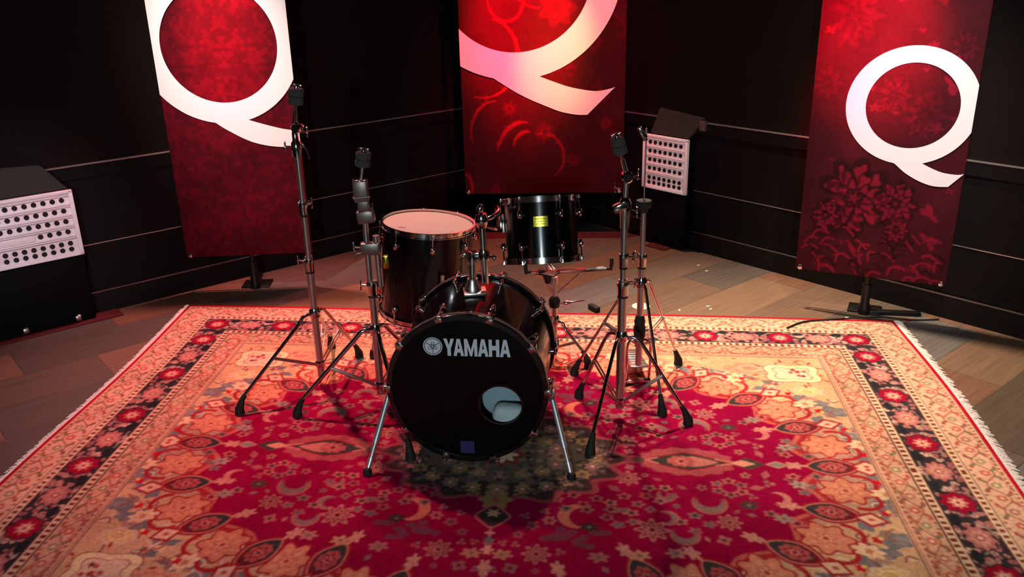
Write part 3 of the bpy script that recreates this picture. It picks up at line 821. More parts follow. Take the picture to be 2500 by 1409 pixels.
def make_banner(k):
    q = BANNERS[k]; a = math.radians(q['ang'])
    X = Vector((math.cos(a), math.sin(a), 0)); N = Vector((X.y, -X.x, 0)); Z = Vector((0, 0, 1))
    mid = Vector((*q['mid'], 0)); W = q['W']; O = mid - X * W / 2
    back = mid - N * 0.035
    t = thing('banner_stand', (back.x, back.y, 0), q['label'], 'banner')
    arr = damask(W, q['z1'] - q['z0'], 0.004, k, q['base'], q['fig'], q['low'])

    def pos(u, v):
        z = q['z0'] + v * (q['z1'] - q['z0'])
        # the cloth bows very slightly
        bow = 0.006 * np.sin(u * PI) * np.sin(v * PI)
        P = np.array(O)[None, None] + u[..., None] * W * np.array(X) + bow[..., None] * np.array(N)
        P = P.copy(); P[..., 2] = z
        return P
    grid_object('banner_cloth', arr, pos, tuple(-N * 0.004), CLOTHM, t)
    # printed letter, a thin layer on the cloth
    bm = B()

    def P3(p, d): return O + X * p[0] + Z * p[1] + N * d

    def face(pts, d):
        pts = clip_poly(pts, 0.0, W)
        if len(pts) >= 3:
            # skip duplicates
            cl = [p for i, p in enumerate(pts) if (abs(p[0] - pts[i - 1][0]) + abs(p[1] - pts[i - 1][1])) > 1e-6]
            if len(cl) >= 3: bm.faces.new([bm.verts.new(P3(p, d)) for p in cl])
    (ix, iz, irx, irz), (ox, oz, orx, orz) = QS[k]['ring']
    n = 128
    for i in range(n):
        t0, t1 = 2 * PI * i / n, 2 * PI * (i + 1) / n
        face([(ix + irx * math.cos(t0), iz + irz * math.sin(t0)), (ox + orx * math.cos(t0), oz + orz * math.sin(t0)), (ox + orx * math.cos(t1), oz + orz * math.sin(t1)), (ix + irx * math.cos(t1), iz + irz * math.sin(t1))], 0.0085)
    lo, hi = [cat2(s_) for s_ in QS[k]['tail']]
    hi = hi[::-1]
    m = 40

    def rs(P):
        d = [0]
        for i in range(1, len(P)): d.append(d[-1] + math.hypot(P[i][0] - P[i - 1][0], P[i][1] - P[i - 1][1]))
        return [(float(np.interp(j / m * d[-1], d, [p[0] for p in P])), float(np.interp(j / m * d[-1], d, [p[1] for p in P]))) for j in range(m + 1)]
    lo, hi = rs(lo), rs(hi)
    for j in range(m): face([lo[j], lo[j + 1], hi[j + 1], hi[j]], 0.0087)
    o = obj('printed_letter', bm, WHITEQ, t); o['label'] = 'white printed letter Q'
    # corner clips
    for s_ in (0.022, W - 0.022):
        for zz in (q['z0'] + 0.012, q['z1'] - 0.012):
            bm = B(); lathe(bm, O + X * s_ + Z * zz + N * 0.002, N, [(0, -0.012), (0.013, -0.012), (0.014, 0.004), (0.011, 0.010), (0, 0.013)], 16)
            box(bm, O + X * s_ + Z * (zz + 0.008) - N * 0.008, (0.014, 0.03, 0.012), X, N, Z)
            obj('corner_clip', bm, CHROME, t)
    # stand behind: pole, crossbars, foot
    bm = B(); cyl(bm, (back.x, back.y, 0.05), (back.x, back.y, q['z1'] - 0.02), 0.013); obj('pole', bm, POLEB, t)
    for zz in (q['z0'] + 0.018, q['z1'] - 0.018):
        bm = B(); cyl(bm, back - X * (W / 2 - 0.02) + Z * zz + N * 0.016, back + X * (W / 2 - 0.02) + Z * zz + N * 0.016, 0.007); obj('crossbar', bm, POLEB, t)
    bm = B(); lathe(bm, (back.x, back.y, 0), (0, 0, 1), [(0, 0), (0.03, 0), (0.032, 0.03), (0.022, 0.06), (0.022, 0.16), (0, 0.16)], 20)
    obj('socket', bm, POLEB, t)
    if k == 'L': ends = ((-X * 0.02 - N * 0.22),)
    elif k == 'R': ends = (Vector((0.27, -0.05, 0)),)
    else: ends = ((X * 0.2 + N * 0.1), (-X * 0.2 + N * 0.1))
    for e in ends:
        bm = B(); e = Vector(e); p = Vector((back.x, back.y, 0.011)); box(bm, p + e / 2, (e.length, 0.035, 0.02), e, e.cross(Z), Z, 0.004)
        obj('foot_bar', bm, POLEB, t)
    bm = B(); box(bm, Vector((back.x, back.y, 0.006)) - N * 0.05, (0.16, 0.12, 0.010), X, N, Z, 0.003); obj('foot_plate', bm, POLEB, t)
    return t


for k in 'LCR': make_banner(k)


# ------------------------------------------------------------------ wall connector panels
def socket_panel(p, d, n, s0, s1, cols, x_first, pitch, label, blank, mirror):
    """silver panel with rows of black sockets on a black box against the wall; s0..s1 along d"""
    Z = Vector((0, 0, 1)); D = 0.10
    c = (s0 + s1) / 2; W = s1 - s0
    t = thing('socket_panel', p + d * c + n * 0.0, label, 'connector panel', 'wall connector panels')
    zb, zt = 0.366, 0.706
    bm = B(); box(bm, p + d * c + n * (D - 0.012 + 0.026) / 2 + Z * 0.536, (W - 0.004, D - 0.038, zt - zb - 0.004), d, n, Z); obj('housing', bm, CABB, t)
    bm = B(); box(bm, p + d * c + n * (0.026 + D - 0.006) / 2 + Z * 0.186, (W - 0.01, D - 0.03, 0.352), d, n, Z, 0.003); obj('lower_cabinet', bm, CABB, t)
    # face plate with raised frame
    bm = B(); box(bm, p + d * c + n * (D - 0.008) + Z * (zb + zt) / 2, (W, 0.008, zt - zb), d, n, Z, 0.0015); obj('face_plate', bm, SILVER, t)
    bm = B()
    for s_, w_ in ((s0 + 0.010, 0.020), (s1 - 0.010, 0.020)):
        box(bm, p + d * s_ + n * (D + 0.002) + Z * (zb + zt) / 2, (w_, 0.012, zt - zb), d, n, Z, 0.002)
    for z_ in (zt - 0.008, zb + 0.007):
        box(bm, p + d * c + n * (D + 0.002) + Z * z_, (W, 0.012, 0.014), d, n, Z, 0.002)
    obj('frame', bm, SILVER, t)
    hz = zt - zb
    for f in (0.072, 0.212, 0.236, 0.372, 0.396, 0.527, 0.551, 0.690, 0.714, 0.955):
        bm = B(); box(bm, p + d * c + n * (D + 0.0015) + Z * (zt - f * hz), (W - 0.042, 0.012, 0.0055), d, n, Z, 0.0012); obj('rail', bm, SILVER, t)
    for r_, f in enumerate((0.140, 0.303, 0.463, 0.622, 0.800, 0.892)):
        for i in range(cols):
            s_ = x_first + i * pitch
            if r_ == 3 and blank and i < cols - 4: continue
            bm = B(); o_ = p + d * s_ + n * (D - 0.004) + Z * (zt - f * hz)
            lathe(bm, o_, n, [(0.0, 0.0012), (0.0085, 0.0012), (0.0105, 0.004), (0.0118, 0.004), (0.0125, 0.0)], 14)
            obj('socket', bm, HOLE, t)
    if blank:
        bm = B(); a0 = x_first - pitch * 0.5; a1 = x_first + (cols - 4.6) * pitch
        box(bm, p + d * (a0 + a1) / 2 + n * (D - 0.002) + Z * (zt - 0.622 * hz), (a1 - a0, 0.008, 0.03), d, n, Z, 0.001); tag(obj('label_strip', bm, SILVER, t), label='blank silver strip')
    # dark flap standing up from the top edge
    sh = 0.10 if not mirror else -0.10
    bm = B(); b0, b1 = (s0 + 0.04, s1 - 0.01)
    q0 = p + d * b0 + n * (D - 0.01) + Z * (zt + 0.001); q1 = p + d * b1 + n * (D - 0.01) + Z * (zt + 0.001)
    q2 = p + d * (b1 + sh) + n * (D - 0.03) + Z * (zt + 0.135); q3 = p + d * (b0 + sh * 0.5) + n * (D - 0.03) + Z * (zt + 0.165)
    nn = n * 0.018
    lo = [bm.verts.new(v) for v in (q0, q1, q2, q3)]; hi = [bm.verts.new(v - nn) for v in (q0, q1, q2, q3)]
    bm.faces.new(lo); bm.faces.new(hi[::-1])
    for i in range(4): bm.faces.new((lo[i], hi[i], hi[(i + 1) % 4], lo[(i + 1) % 4]))
    bmesh.ops.bevel(bm, geom=list(bm.edges), offset=0.006, segments=2, affect='EDGES')
    fl = obj('flap', bm, LIDM, t); fl['label'] = 'dark flap raised above the panel'
    bm = B(); e = p + d * ((b1 + 0.08) if not mirror else (b0 - 0.08)) + n * 0.06 + Z * (zt + 0.09)
    box(bm, e, (0.045, 0.03, 0.06), d, n, Z, 0.006); obj('flap_arm', bm, GREY if not mirror else LIDM, fl)
    # red base plate at the floor
    bm = B(); ex = 0.14 if not mirror else 0.12
    e0, e1 = (s0 + 0.02, s1 + ex) if mirror else (s0 + 0.16, s0 + 0.34)
    if mirror: box(bm, p + d * (e0 + e1) / 2 + n * 0.084 + Z * 0.004, (e1 - e0, 0.112, 0.007), d, n, Z)
    else: box(bm, p + d * (s0 + 0.17) + n * 0.10 + Z * 0.004, (0.15, 0.13, 0.007), d, n, Z)
    tag(obj('base_plate', bm, REDPL, t), label='dark red base plate')
    if mirror:
        for s_ in (s0 + 0.18, s1 - 0.09):
            bm = B(); lathe(bm, p + d * s_ + n * 0.088 + Z * 0.03, d, [(0, -0.012), (0.018, -0.012), (0.02, 0), (0.018, 0.012), (0, 0.012)], 16); obj('caster', bm, CHROME_D, t)
    return t


socket_panel(pL, dL, nL, -2.24, -1.721, 11, -2.20, 0.0425, 'large silver panel of black round sockets low on the left wall', True, True)
socket_panel(pR, dR, nR, -0.352, -0.006, 7, -0.300, 0.0395, 'small silver panel of black round sockets on the right wall, behind the hi-hat stand', False, False)


# ------------------------------------------------------------------ drums
def ring_profile(r_in, r_out, h0, h1):
    return [(r_in, h0), (r_out, h0), (r_out, h1), (r_in, h1)]


def hoop_obj(o, ax, R, h, parent, m=CHROME, seg=56):
    """triple-flanged metal hoop: band with rolled top lip and lower flange"""
    bm = B()
    pr = [(R - 0.002, 0), (R + 0.006, 0.0), (R + 0.006, 0.003), (R + 0.001, 0.004), (R + 0.001, h - 0.004), (R + 0.005, h - 0.003), (R + 0.005, h), (R - 0.003, h), (R - 0.002, h - 0.004)]
    lathe(bm, o, ax, pr, seg, closed=True)
    return obj('hoop', bm, m, parent)


def lug_obj(c, ax, outd, L, parent, rod_to):
    """lug body on the shell, with the tension rod running to the hoop"""
    bm = B(); c = Vector(c)
    lathe(bm, c, outd, [(0.010, -0.008), (0.010, 0.006), (0.007, 0.010), (0.0, 0.012)], 12)
    lathe(bm, c + outd * 0.012 - ax * L / 2, ax, [(0, 0), (0.006, 0.001), (0.0095, 0.006), (0.0105, L * 0.5), (0.0095, L - 0.006), (0.006, L - 0.001), (0, L)], 12)
    l = obj('lug', bm, CHROME, parent)
    bm = B(); s = c + outd * 0.012; e = s + ax * rod_to
    sg = 1 if rod_to > 0 else -1
    cyl(bm, s, e, 0.003, seg=8); cyl(bm, e - ax * sg * 0.002, e + ax * sg * 0.006, 0.0065, seg=10); cyl(bm, e, e + ax * sg * 0.012, 0.004, seg=6)
    obj('tension_rod', bm, CHROME, l)
    return l


def drum(name, label, c_top, ax, R, depth, nl, phase, head_m, bottom=True, loc=None, lugL=0.034, leg_fn=None):
    """tom: c_top = centre of the batter head, ax points up out of it"""
    ax = Vector(ax).normalized(); c = Vector(c_top)
    t = thing(name, loc or (c - ax * depth), label, 'drum')
    x, y, a = frame(ax, (0, 1, 0))
    bm = B(); lathe(bm, c - ax * depth, ax, [(R - 0.006, 0.0), (R, 0.002), (R, depth - 0.002), (R - 0.006, depth), (R - 0.008, depth * .5)], 64, closed=True); obj('shell', bm, LACQ, t)
    bm = B(); lathe(bm, c + ax * 0.0, ax, [(0, 0.003), (R - 0.006, 0.003), (R + 0.001, 0.001), (R + 0.002, -0.006)], 64); obj('batter_head', bm, head_m, t, label='pale coated drumhead')
    bm = B(); lathe(bm, c - ax * depth, -ax, [(0, 0.002), (R - 0.006, 0.002), (R + 0.001, 0.001), (R + 0.002, -0.006)], 48); obj('bottom_head', bm, HEAD, t)
    hoop_obj(c - ax * 0.010, ax, R + 0.005, 0.024, t)
    hoop_obj(c - ax * (depth - 0.010), -ax, R + 0.005, 0.024, t)
    for i in range(nl):
        th = 2 * PI * i / nl + phase
        od = x * math.cos(th) + y * math.sin(th)
        lug_obj(c + od * R - ax * 0.055, ax, od, lugL, t, 0.058)
        lug_obj(c + od * R - ax * (depth - 0.055), ax, od, lugL, t, -0.058)
    return t, x, y


# ---- bass drum
BC = Vector((-0.168, 2.762, 0.303)); BR = Vector((-0.121, 3.188, 0.3025))
bax = (BR - BC).normalized(); BX = bax.cross(Vector((0, 0, 1))).normalized(); BZ = BX.cross(bax)
BL = 0.43; RB = 0.279
BASS = thing('bass_drum', (BC.x + bax.x * 0.2, BC.y + bax.y * 0.2, RZ), 'black lacquered bass drum facing the front with a round port hole', 'drum')
bm = B(); lathe(bm, BC + bax * 0.012, bax, [(RB - 0.008, 0), (RB, 0.0), (RB, BL - 0.024), (RB - 0.008, BL - 0.024)], 96, closed=True); obj('shell', bm, LACQ, BASS)


def bass_hoop(o, d):
    bm = B(); lathe(bm, o, d, [(RB - 0.006, 0), (RB + 0.012, 0.0), (RB + 0.014, 0.003), (RB + 0.014, 0.036), (RB + 0.012, 0.039), (RB + 0.002, 0.039), (RB - 0.004, 0.036)], 96, closed=True)
    h = obj('hoop', bm, HOOPB, BASS)
    bm = B(); lathe(bm, o, d, [(RB + 0.0135, 0.012), (RB + 0.0148, 0.012), (RB + 0.0148, 0.026), (RB + 0.0135, 0.026)], 96, closed=True)
    tag(obj('inlay', bm, INLAY, h), label='grey inlay stripe')
    return h


bass_hoop(BC - bax * 0.010, bax)
bass_hoop(BR + bax * 0.010, -bax)
# front head with offset port hole
bm = B(); es = []
PORT = (0.119, -0.059, 0.0765)
hv = []
for (cx, cz, r, n_) in ((0, 0, RB - 0.002, 96), (PORT[0], PORT[1], PORT[2], 56)):
    vs = [bm.verts.new(BC + BX * (cx + r * math.cos(2 * PI * i / n_)) + BZ * (cz + r * math.sin(2 * PI * i / n_)) - bax * 0.002) for i in range(n_)]
    es += [bm.edges.new((vs[i], vs[(i + 1) % n_])) for i in range(n_)]
bmesh.ops.triangle_fill(bm, use_beauty=True, edges=es)
fh = obj('front_head', bm, BLACKHEAD, BASS)
bm = B(); lathe(bm, BC + BX * PORT[0] + BZ * PORT[1] - bax * 0.002, -bax, [(PORT[2] - 0.001, -0.003), (PORT[2] - 0.001, 0.0015), (PORT[2] + 0.006, 0.0015), (PORT[2] + 0.006, 0.0)], 56); obj('port_ring', bm, HOOPB, fh)
bm = B(); lathe(bm, BR - bax * 0.012, bax, [(0, 0), (RB - 0.01, 0), (RB - 0.01, 0.003), (0, 0.003)], 64); tag(obj('batter_head', bm, CLEARHEAD, BASS), label='pale bluish batter head seen through the port')
# lettering on the head
GL = {
    'Y': [[(0, 1), (.36, 1), (.56, .62), (.76, 1), (1.12, 1), (.74, .40), (.74, 0), (.38, 0), (.38, .40)]],
    'A': [[(0, 0), (.33, 0), (.39, .20), (.39, .42), (.45, .42), (.55, .76), (.55, 1), (.38, 1)],
          [(1.10, 0), (.77, 0), (.71, .20), (.71, .42), (.65, .42), (.55, .76), (.55, 1), (.72, 1)],
          [(.39, .20), (.71, .20), (.71, .42), (.39, .42)]],
    'M': [[(0, 0), (.32, 0), (.32, 1), (0, 1)], [(1.36, 0), (1.04, 0), (1.04, 1), (1.36, 1)],
          [(.32, 1), (.32, .56), (.58, 0), (.68, 0), (.68, .36)], [(1.04, 1), (1.04, .56), (.78, 0), (.68, 0), (.68, .36)]],
    'H': [[(0, 0), (.34, 0), (.34, 1), (0, 1)], [(.76, 0), (1.10, 0), (1.10, 1), (.76, 1)], [(.34, .38), (.76, .38), (.76, .64), (.34, .64)]],
}
wid = {'Y': 1.12, 'A': 1.10, 'M': 1.36, 'H': 1.10}
word = 'YAMAHA'
gaps = {'YA': -0.10, 'AM': 0.05, 'MA': 0.05, 'AH': 0.05, 'HA': 0.05}
tot = sum(wid[ch] for ch in word) + sum(gaps[word[i:i + 2]] for i in range(5))
W_, Hh_ = 0.236, 0.066
sx = W_ / tot
x_ = -0.077
for i, ch in enumerate(word):
    bm = B()
    for poly in GL[ch]:
        solid_poly(bm, [(x_ + a * sx, 0.133 + b * Hh_) for a, b in poly], 0.0022, 0.0032, BC, BX, BZ, -bax)
    tag(obj('logo_letter', bm, LOGO, fh), label='white letter %s' % ch)
    x_ += wid[ch] * sx + (gaps[word[i:i + 2]] * sx if i < 5 else 0)
eo = BC + BX * -0.116 + BZ * 0.168
bm = B(); lathe(bm, eo, -bax, [(0.0310, 0.0022), (0.0310, 0.0032), (0.0345, 0.0032), (0.0345, 0.0022)], 40, closed=True)
lathe(bm, eo, -bax, [(0, 0.0022), (0, 0.0032), (0.0285, 0.0032), (0.0285, 0.0022)], 40); tag(obj('logo_emblem', bm, LOGO, fh), label='white round emblem with crossed forks')
bm = B()
for k in range(3):
    a = math.radians(90 + 120 * k); dv = BX * math.cos(a) + BZ * math.sin(a); pv = BX * -math.sin(a) + BZ * math.cos(a)
    for s_ in (-1, 1):
        box(bm, eo + dv * 0.004 + pv * 0.0036 * s_ - bax * 0.0034, (0.030, 0.0018, 0.0006), dv, pv, bax)
    box(bm, eo - dv * 0.0185 - bax * 0.0034, (0.017, 0.0022, 0.0006), dv, pv, bax)
    box(bm, eo - dv * 0.0105 - bax * 0.0034, (0.002, 0.009, 0.0006), dv, pv, bax)
obj('emblem_forks', bm, LOGOD, fh)
bm = B(); box(bm, BC + BX * -0.008 + BZ * -0.235 - bax * 0.003, (0.052, 0.001, 0.05), BX, bax, BZ); tag(obj('sticker', bm, STICK, fh), label='small dark blue square sticker')
# claws, tension rods and lugs: ten per side
for side, (o, d) in enumerate(((BC - bax * 0.010, bax), (BR + bax * 0.010, -bax))):
    for i in range(10):
        a = math.radians(18 + 36 * i); od = BZ * math.cos(a) + BX * math.sin(a); tv = BX * math.cos(a) - BZ * math.sin(a)
        bm = B()
        box(bm, o + od * (RB + 0.010) - d * 0.004, (0.026, 0.008, 0.024), tv, d, od, 0.002)
        box(bm, o + od * (RB + 0.018) + d * 0.018, (0.026, 0.046, 0.007), tv, d, od, 0.002)
        cl = obj('claw', bm, CHROME, BASS)
        bm = B(); cyl(bm, o + od * (RB + 0.020) - d * 0.012, o + od * (RB + 0.020) + d * 0.10, 0.0035, seg=8); cyl(bm, o + od * (RB + 0.020) - d * 0.004, o + od * (RB + 0.020) + d * 0.03, 0.0075, seg=12)
        if i % 3 == 1: box(bm, o + od * (RB + 0.020) - d * 0.012, (0.036, 0.006, 0.007), tv, d, od, 0.002)
        obj('tension_rod', bm, CHROME, cl)
        bm = B(); cc = o + od * RB + d * 0.095
        lathe(bm, cc, od, [(0.011, -0.003), (0.011, 0.012), (0.006, 0.016), (0, 0.016)], 12); lathe(bm, cc + od * 0.018 - d * 0.022, d, [(0, 0), (0.007, 0.002), (0.010, 0.022), (0.007, 0.042), (0, 0.044)], 12)
        obj('lug', bm, CHROME, BASS)
# spurs
for sgn, foot in ((1, Vector((0.196, 2.628, RZ))), (-1, Vector((-0.537, 2.688, RZ)))):
    a = math.radians(97); od = BZ * math.cos(a) + BX * math.sin(a) * sgn
    s0 = BC + bax * 0.055 + od * (RB + 0.020)
    bm = B(); lathe(bm, BC + bax * 0.055 + od * (RB - 0.002), od, [(0.02, 0), (0.02, 0.01), (0.014, 0.03), (0, 0.034)], 16); box(bm, s0, (0.03, 0.04, 0.045), BX, bax, BZ, 0.006)
    br = obj('spur_bracket', bm, CHROME_D, BASS)
    tip = foot + Vector((0, 0, 0.012)); dv = (tip - s0).normalized(); L = (tip - s0).length
    bm = B(); cyl(bm, s0 - dv * 0.05, s0 + dv * L * 0.62, 0.0105, seg=16); cyl(bm, s0 + dv * L * 0.56, s0 + dv * L * 0.66, 0.0115, seg=16); cyl(bm, s0 + dv * L * 0.6, tip - dv * 0.03, 0.0075, seg=14); cyl(bm, tip - dv * 0.05, tip - dv * 0.012, 0.0105, 0.009, seg=14)
    sp = obj('spur', bm, STEEL, BASS)
    bm = B(); lathe(bm, foot + Vector((0, 0, 0.002)), (0, 0, 1), [(0, 0), (0.016, 0.0), (0.017, 0.008), (0.012, 0.022), (0, 0.026)], 14); obj('rubber_tip', bm, RUBBER, sp)
# cushions inside
def cushion(c, sz, m, label):
    bm = B(); bmesh.ops.create_uvsphere(bm, u_segments=32, v_segments=20, radius=1.0)
    for v in bm.verts:
        p = v.co.copy(); f = 1 + 0.05 * math.sin(p.x * 5 + 1) * math.cos(p.z * 4)
        q = [math.copysign(abs(t) ** 0.75, t) for t in p]
        crease = 0.10 * math.exp(-((p.x * 0.8 - p.z + 0.1) / 0.16) ** 2)
        v.co = BC + bax * (c[1] + q[1] * sz[1] * (f - crease)) + BX * (c[0] + q[0] * sz[0] * f) + BZ * (c[2] + q[2] * sz[2] * f)
    tag(obj('cushion', bm, m), label, 'cushion')


cushion((0.070, 0.165, -0.062), (0.150, 0.055, 0.140), PILLOW, 'blue-grey cushion inside the bass drum, filling most of the port hole')
cushion((0.140, 0.062, -0.128), (0.058, 0.036, 0.042), PILLOW2, 'small paler cushion at the lower right of the port hole')

# ---- tom mount on top of the bass drum
TM = thing('tom_mount', (-0.125, 2.99, 0.57), 'chrome double tube tom mount standing on the bass drum shell', 'tom holder')
bz = 0.5825
bm = B(); box(bm, (-0.138, 2.99, bz + 0.008), (0.085, 0.075, 0.014), (0.994, 0.11, 0), (-0.11, 0.994, 0), (0, 0, 1), 0.004)
lathe(bm, (-0.145, 2.99, bz), (0, 0, 1), [(0.032, 0.01), (0.030, 0.03), (0.022, 0.045), (0.020, 0.06), (0, 0.06)], 20); obj('base_plate', bm, CHROME_D, TM)
bm = B(); cyl(bm, (-0.145, 2.99, bz + 0.04), (-0.143, 2.995, 0.745), 0.0145, seg=20); lathe(bm, (-0.143, 2.995, 0.70), (0, 0, 1), [(0, 0), (0.020, 0), (0.021, 0.03), (0.018, 0.045), (0, 0.045)], 20); obj('post', bm, CHROME, TM)
bm = B(); cyl(bm, (-0.098, 2.985, 0.625), (-0.103, 2.985, 0.86), 0.0135, seg=20); t2 = obj('tube', bm, CHROME, TM)
bm = B(); lathe(bm, (-0.100, 2.985, 0.715), (0, 0, 1), [(0, 0), (0.020, 0), (0.021, 0.028), (0.017, 0.04), (0, 0.04)], 20); box(bm, (-0.122, 2.99, 0.733), (0.05, 0.026, 0.028), bevel=0.006); obj('clamp', bm, CHROME, TM)
bm = B(); box(bm, (-0.062, 2.97, 0.728), (0.012, 0.03, 0.012), (0.9, 0, 0.4), (0, 1, 0), (-0.4, 0, 0.9), 0.003); cyl(bm, (-0.085, 2.98, 0.728), (-0.055, 2.97, 0.730), 0.004); box(bm, (-0.175, 2.975, 0.735), (0.03, 0.01, 0.014), (0.8, 0, 0.5), (0, 1, 0), (-0.5, 0, 0.8), 0.003); cyl(bm, (-0.15, 2.985, 0.73), (-0.178, 2.975, 0.735), 0.004); obj('wing_screw', bm, CHROME, TM)
bm = B(); lathe(bm, (-0.104, 2.985, 0.84), (0, 0, 1), [(0, 0), (0.018, 0), (0.024, 0.015), (0.025, 0.035), (0.018, 0.05), (0, 0.055)], 20); lathe(bm, (-0.112, 2.985, 0.895), (0.3, 0, 1), [(0, 0), (0.012, 0.004), (0.013, 0.015), (0.006, 0.03), (0, 0.032)], 14); cl = obj('ball_clamp', bm, CHROME, TM)
bm = B(); tube(bm, smooth_path([(-0.10, 2.99, 0.862), (-0.06, 3.03, 0.868), (-0.045, 3.12, 0.862), (-0.052, 3.25, 0.84), (-0.052, 3.32, 0.80)], 6), 0.0085, 12)
tube(bm, smooth_path([(-0.10, 2.99, 0.845), (-0.05, 3.04, 0.815), (-0.045, 3.15, 0.80), (-0.05, 3.30, 0.78)], 6), 0.006, 10); obj('arm', bm, CHROME, TM)

# ---- rack tom
RT, tx, ty = drum('rack_tom', 'smaller black tom with gold badge, mounted above the bass drum on the right', (0.120, 3.392, 0.825), (-0.035, 0.285, 0.957), 0.146, 0.236, 6, math.radians(-62), HEAD, loc=(0.127, 3.36, 0.60))
rax = Vector((-0.035, 0.285, 0.957)).normalized()
rc = Vector((0.120, 3.392, 0.825)) - rax * 0.085
fd = Vector((-0.03, -1, 0)); fd = (fd - rax * fd.dot(rax)).normalized(); sd = rax.cross(fd).normalized()
bm = B()
for i in range(9):
    pass
ang0 = math.radians(4)
g = []
for (r_, zz) in ((0.1475, 0),):
    for j in range(9):
        a = math.radians(-11 + 22 * j / 8) + ang0 * 0
        dv = fd * math.cos(a) + sd * math.sin(a)
        col_ = [bm.verts.new(rc + dv * q + rax * h) for q, h in ((0.1462, -0.021), (0.1482, -0.020), (0.1482, 0.020), (0.1462, 0.021))]
        g.append(col_)
for A, C_ in zip(g[:-1], g[1:]):
    for k in range(3): bm.faces.new((A[k], A[k + 1], C_[k + 1], C_[k]))
bd = obj('badge', bm, GOLD, RT); bd['label'] = 'small rectangular gold badge'
bm = B()
for zz, w0 in ((0.010, 10), (0.0, 7), (-0.010, 8)):
    g = []
    for j in range(7):
        a = math.radians(-w0 * 0.8 + w0 * 1.6 * j / 6); dv = fd * math.cos(a) + sd * math.sin(a)
        g.append([bm.verts.new(rc + dv * 0.1486 + rax * (zz + h)) for h in (-0.0012, 0.0012)])
    for A, C_ in zip(g[:-1], g[1:]): bm.faces.new((A[0], A[1], C_[1], C_[0]))
obj('badge_print', bm, BADGED, bd)
ld = (-sd) if (-sd).x < 0 else sd
bm = B(); box(bm, rc + ld * 0.152, (0.05, 0.012, 0.075), fd, ld, rax, 0.004); box(bm, rc + ld * 0.165, (0.032, 0.026, 0.04), fd, ld, rax, 0.005); obj('mount_bracket', bm, CHROME_D, RT)

# ---- floor tom
fax = Vector((0.085, 0.01, 1)).normalized(); fc = Vector((-0.361, 3.637, 0.664)); RF = 0.197; DF = 0.400
FT, fx, fy = drum('floor_tom', 'large black floor tom with pale coated head, left of the bass drum', fc, fax, RF, DF, 8, math.radians(10), HEAD, loc=(-0.39, 3.637, RZ))
for a_deg, top, ft in ((-68, -0.16, None), (52, -0.10, None), (172, -0.10, None)):
    a = math.radians(a_deg); od = Vector((math.cos(a), math.sin(a), 0))
    od = (od - fax * od.dot(fax)).normalized()
    s = fc + od * (RF + 0.022)
    p0 = s + fax * top; p1 = s - fax * 0.36; p2 = Vector((p1.x, p1.y, 0)) + Vector((od.x, od.y, 0)) * 0.05; p2.z = RZ + 0.02
    bm = B(); tube(bm, [p0, s - fax * 0.30, p1, p1 + (p2 - p1) * 0.4, p2], 0.0085, 12); lg = obj('leg', bm, CHROME_D, FT)
    bm = B(); box(bm, fc + od * (RF + 0.012) - fax * 0.32, (0.035, 0.032, 0.05), od.cross(fax), od, fax, 0.006); lathe(bm, fc + od * (RF + 0.03) - fax * 0.32, od, [(0.008, 0), (0.008, 0.012), (0.004, 0.016), (0, 0.018)], 12); obj('leg_bracket', bm, CHROME, lg)
    bm = B(); lathe(bm, (p2.x, p2.y, RZ + 0.002), (0, 0, 1), [(0, 0), (0.016, 0), (0.016, 0.02), (0.011, 0.04), (0, 0.04)], 14); obj('rubber_foot', bm, RUBBER, lg)
# small dark logo smudge on the head
lc = fc + fax * 0.0036 + Vector((-0.105, -0.085, 0)); lc = fc + (lc - fc) - fax * ((lc - fc).dot(fax) - 0.0036)
bm = B(); lathe(bm, lc, fax, [(0, 0), (0.016, 0), (0.016, 0.0004), (0, 0.0004)], 20)
for v in bm.verts: v.co.y = lc.y + (v.co.y - lc.y) * 0.5
tag(obj('head_print', bm, mat('head_ink', (150, 120, 112), 0.7), FT), label='faint grey print on the head')


# ------------------------------------------------------------------ stands
def wing(bm, c, d, up_=(0, 0, 1), s=1.0):
    c = Vector(c); d = Vector(d).normalized(); u = Vector(up_)
    cyl(bm, c, c + d * 0.026 * s, 0.004 * s, seg=8)
    for k in (-1, 1): box(bm, c + d * 0.026 * s + u * 0.011 * k * s, (0.007 * s, 0.006 * s, 0.022 * s), d, d.cross(u), u, 0.002 * s)


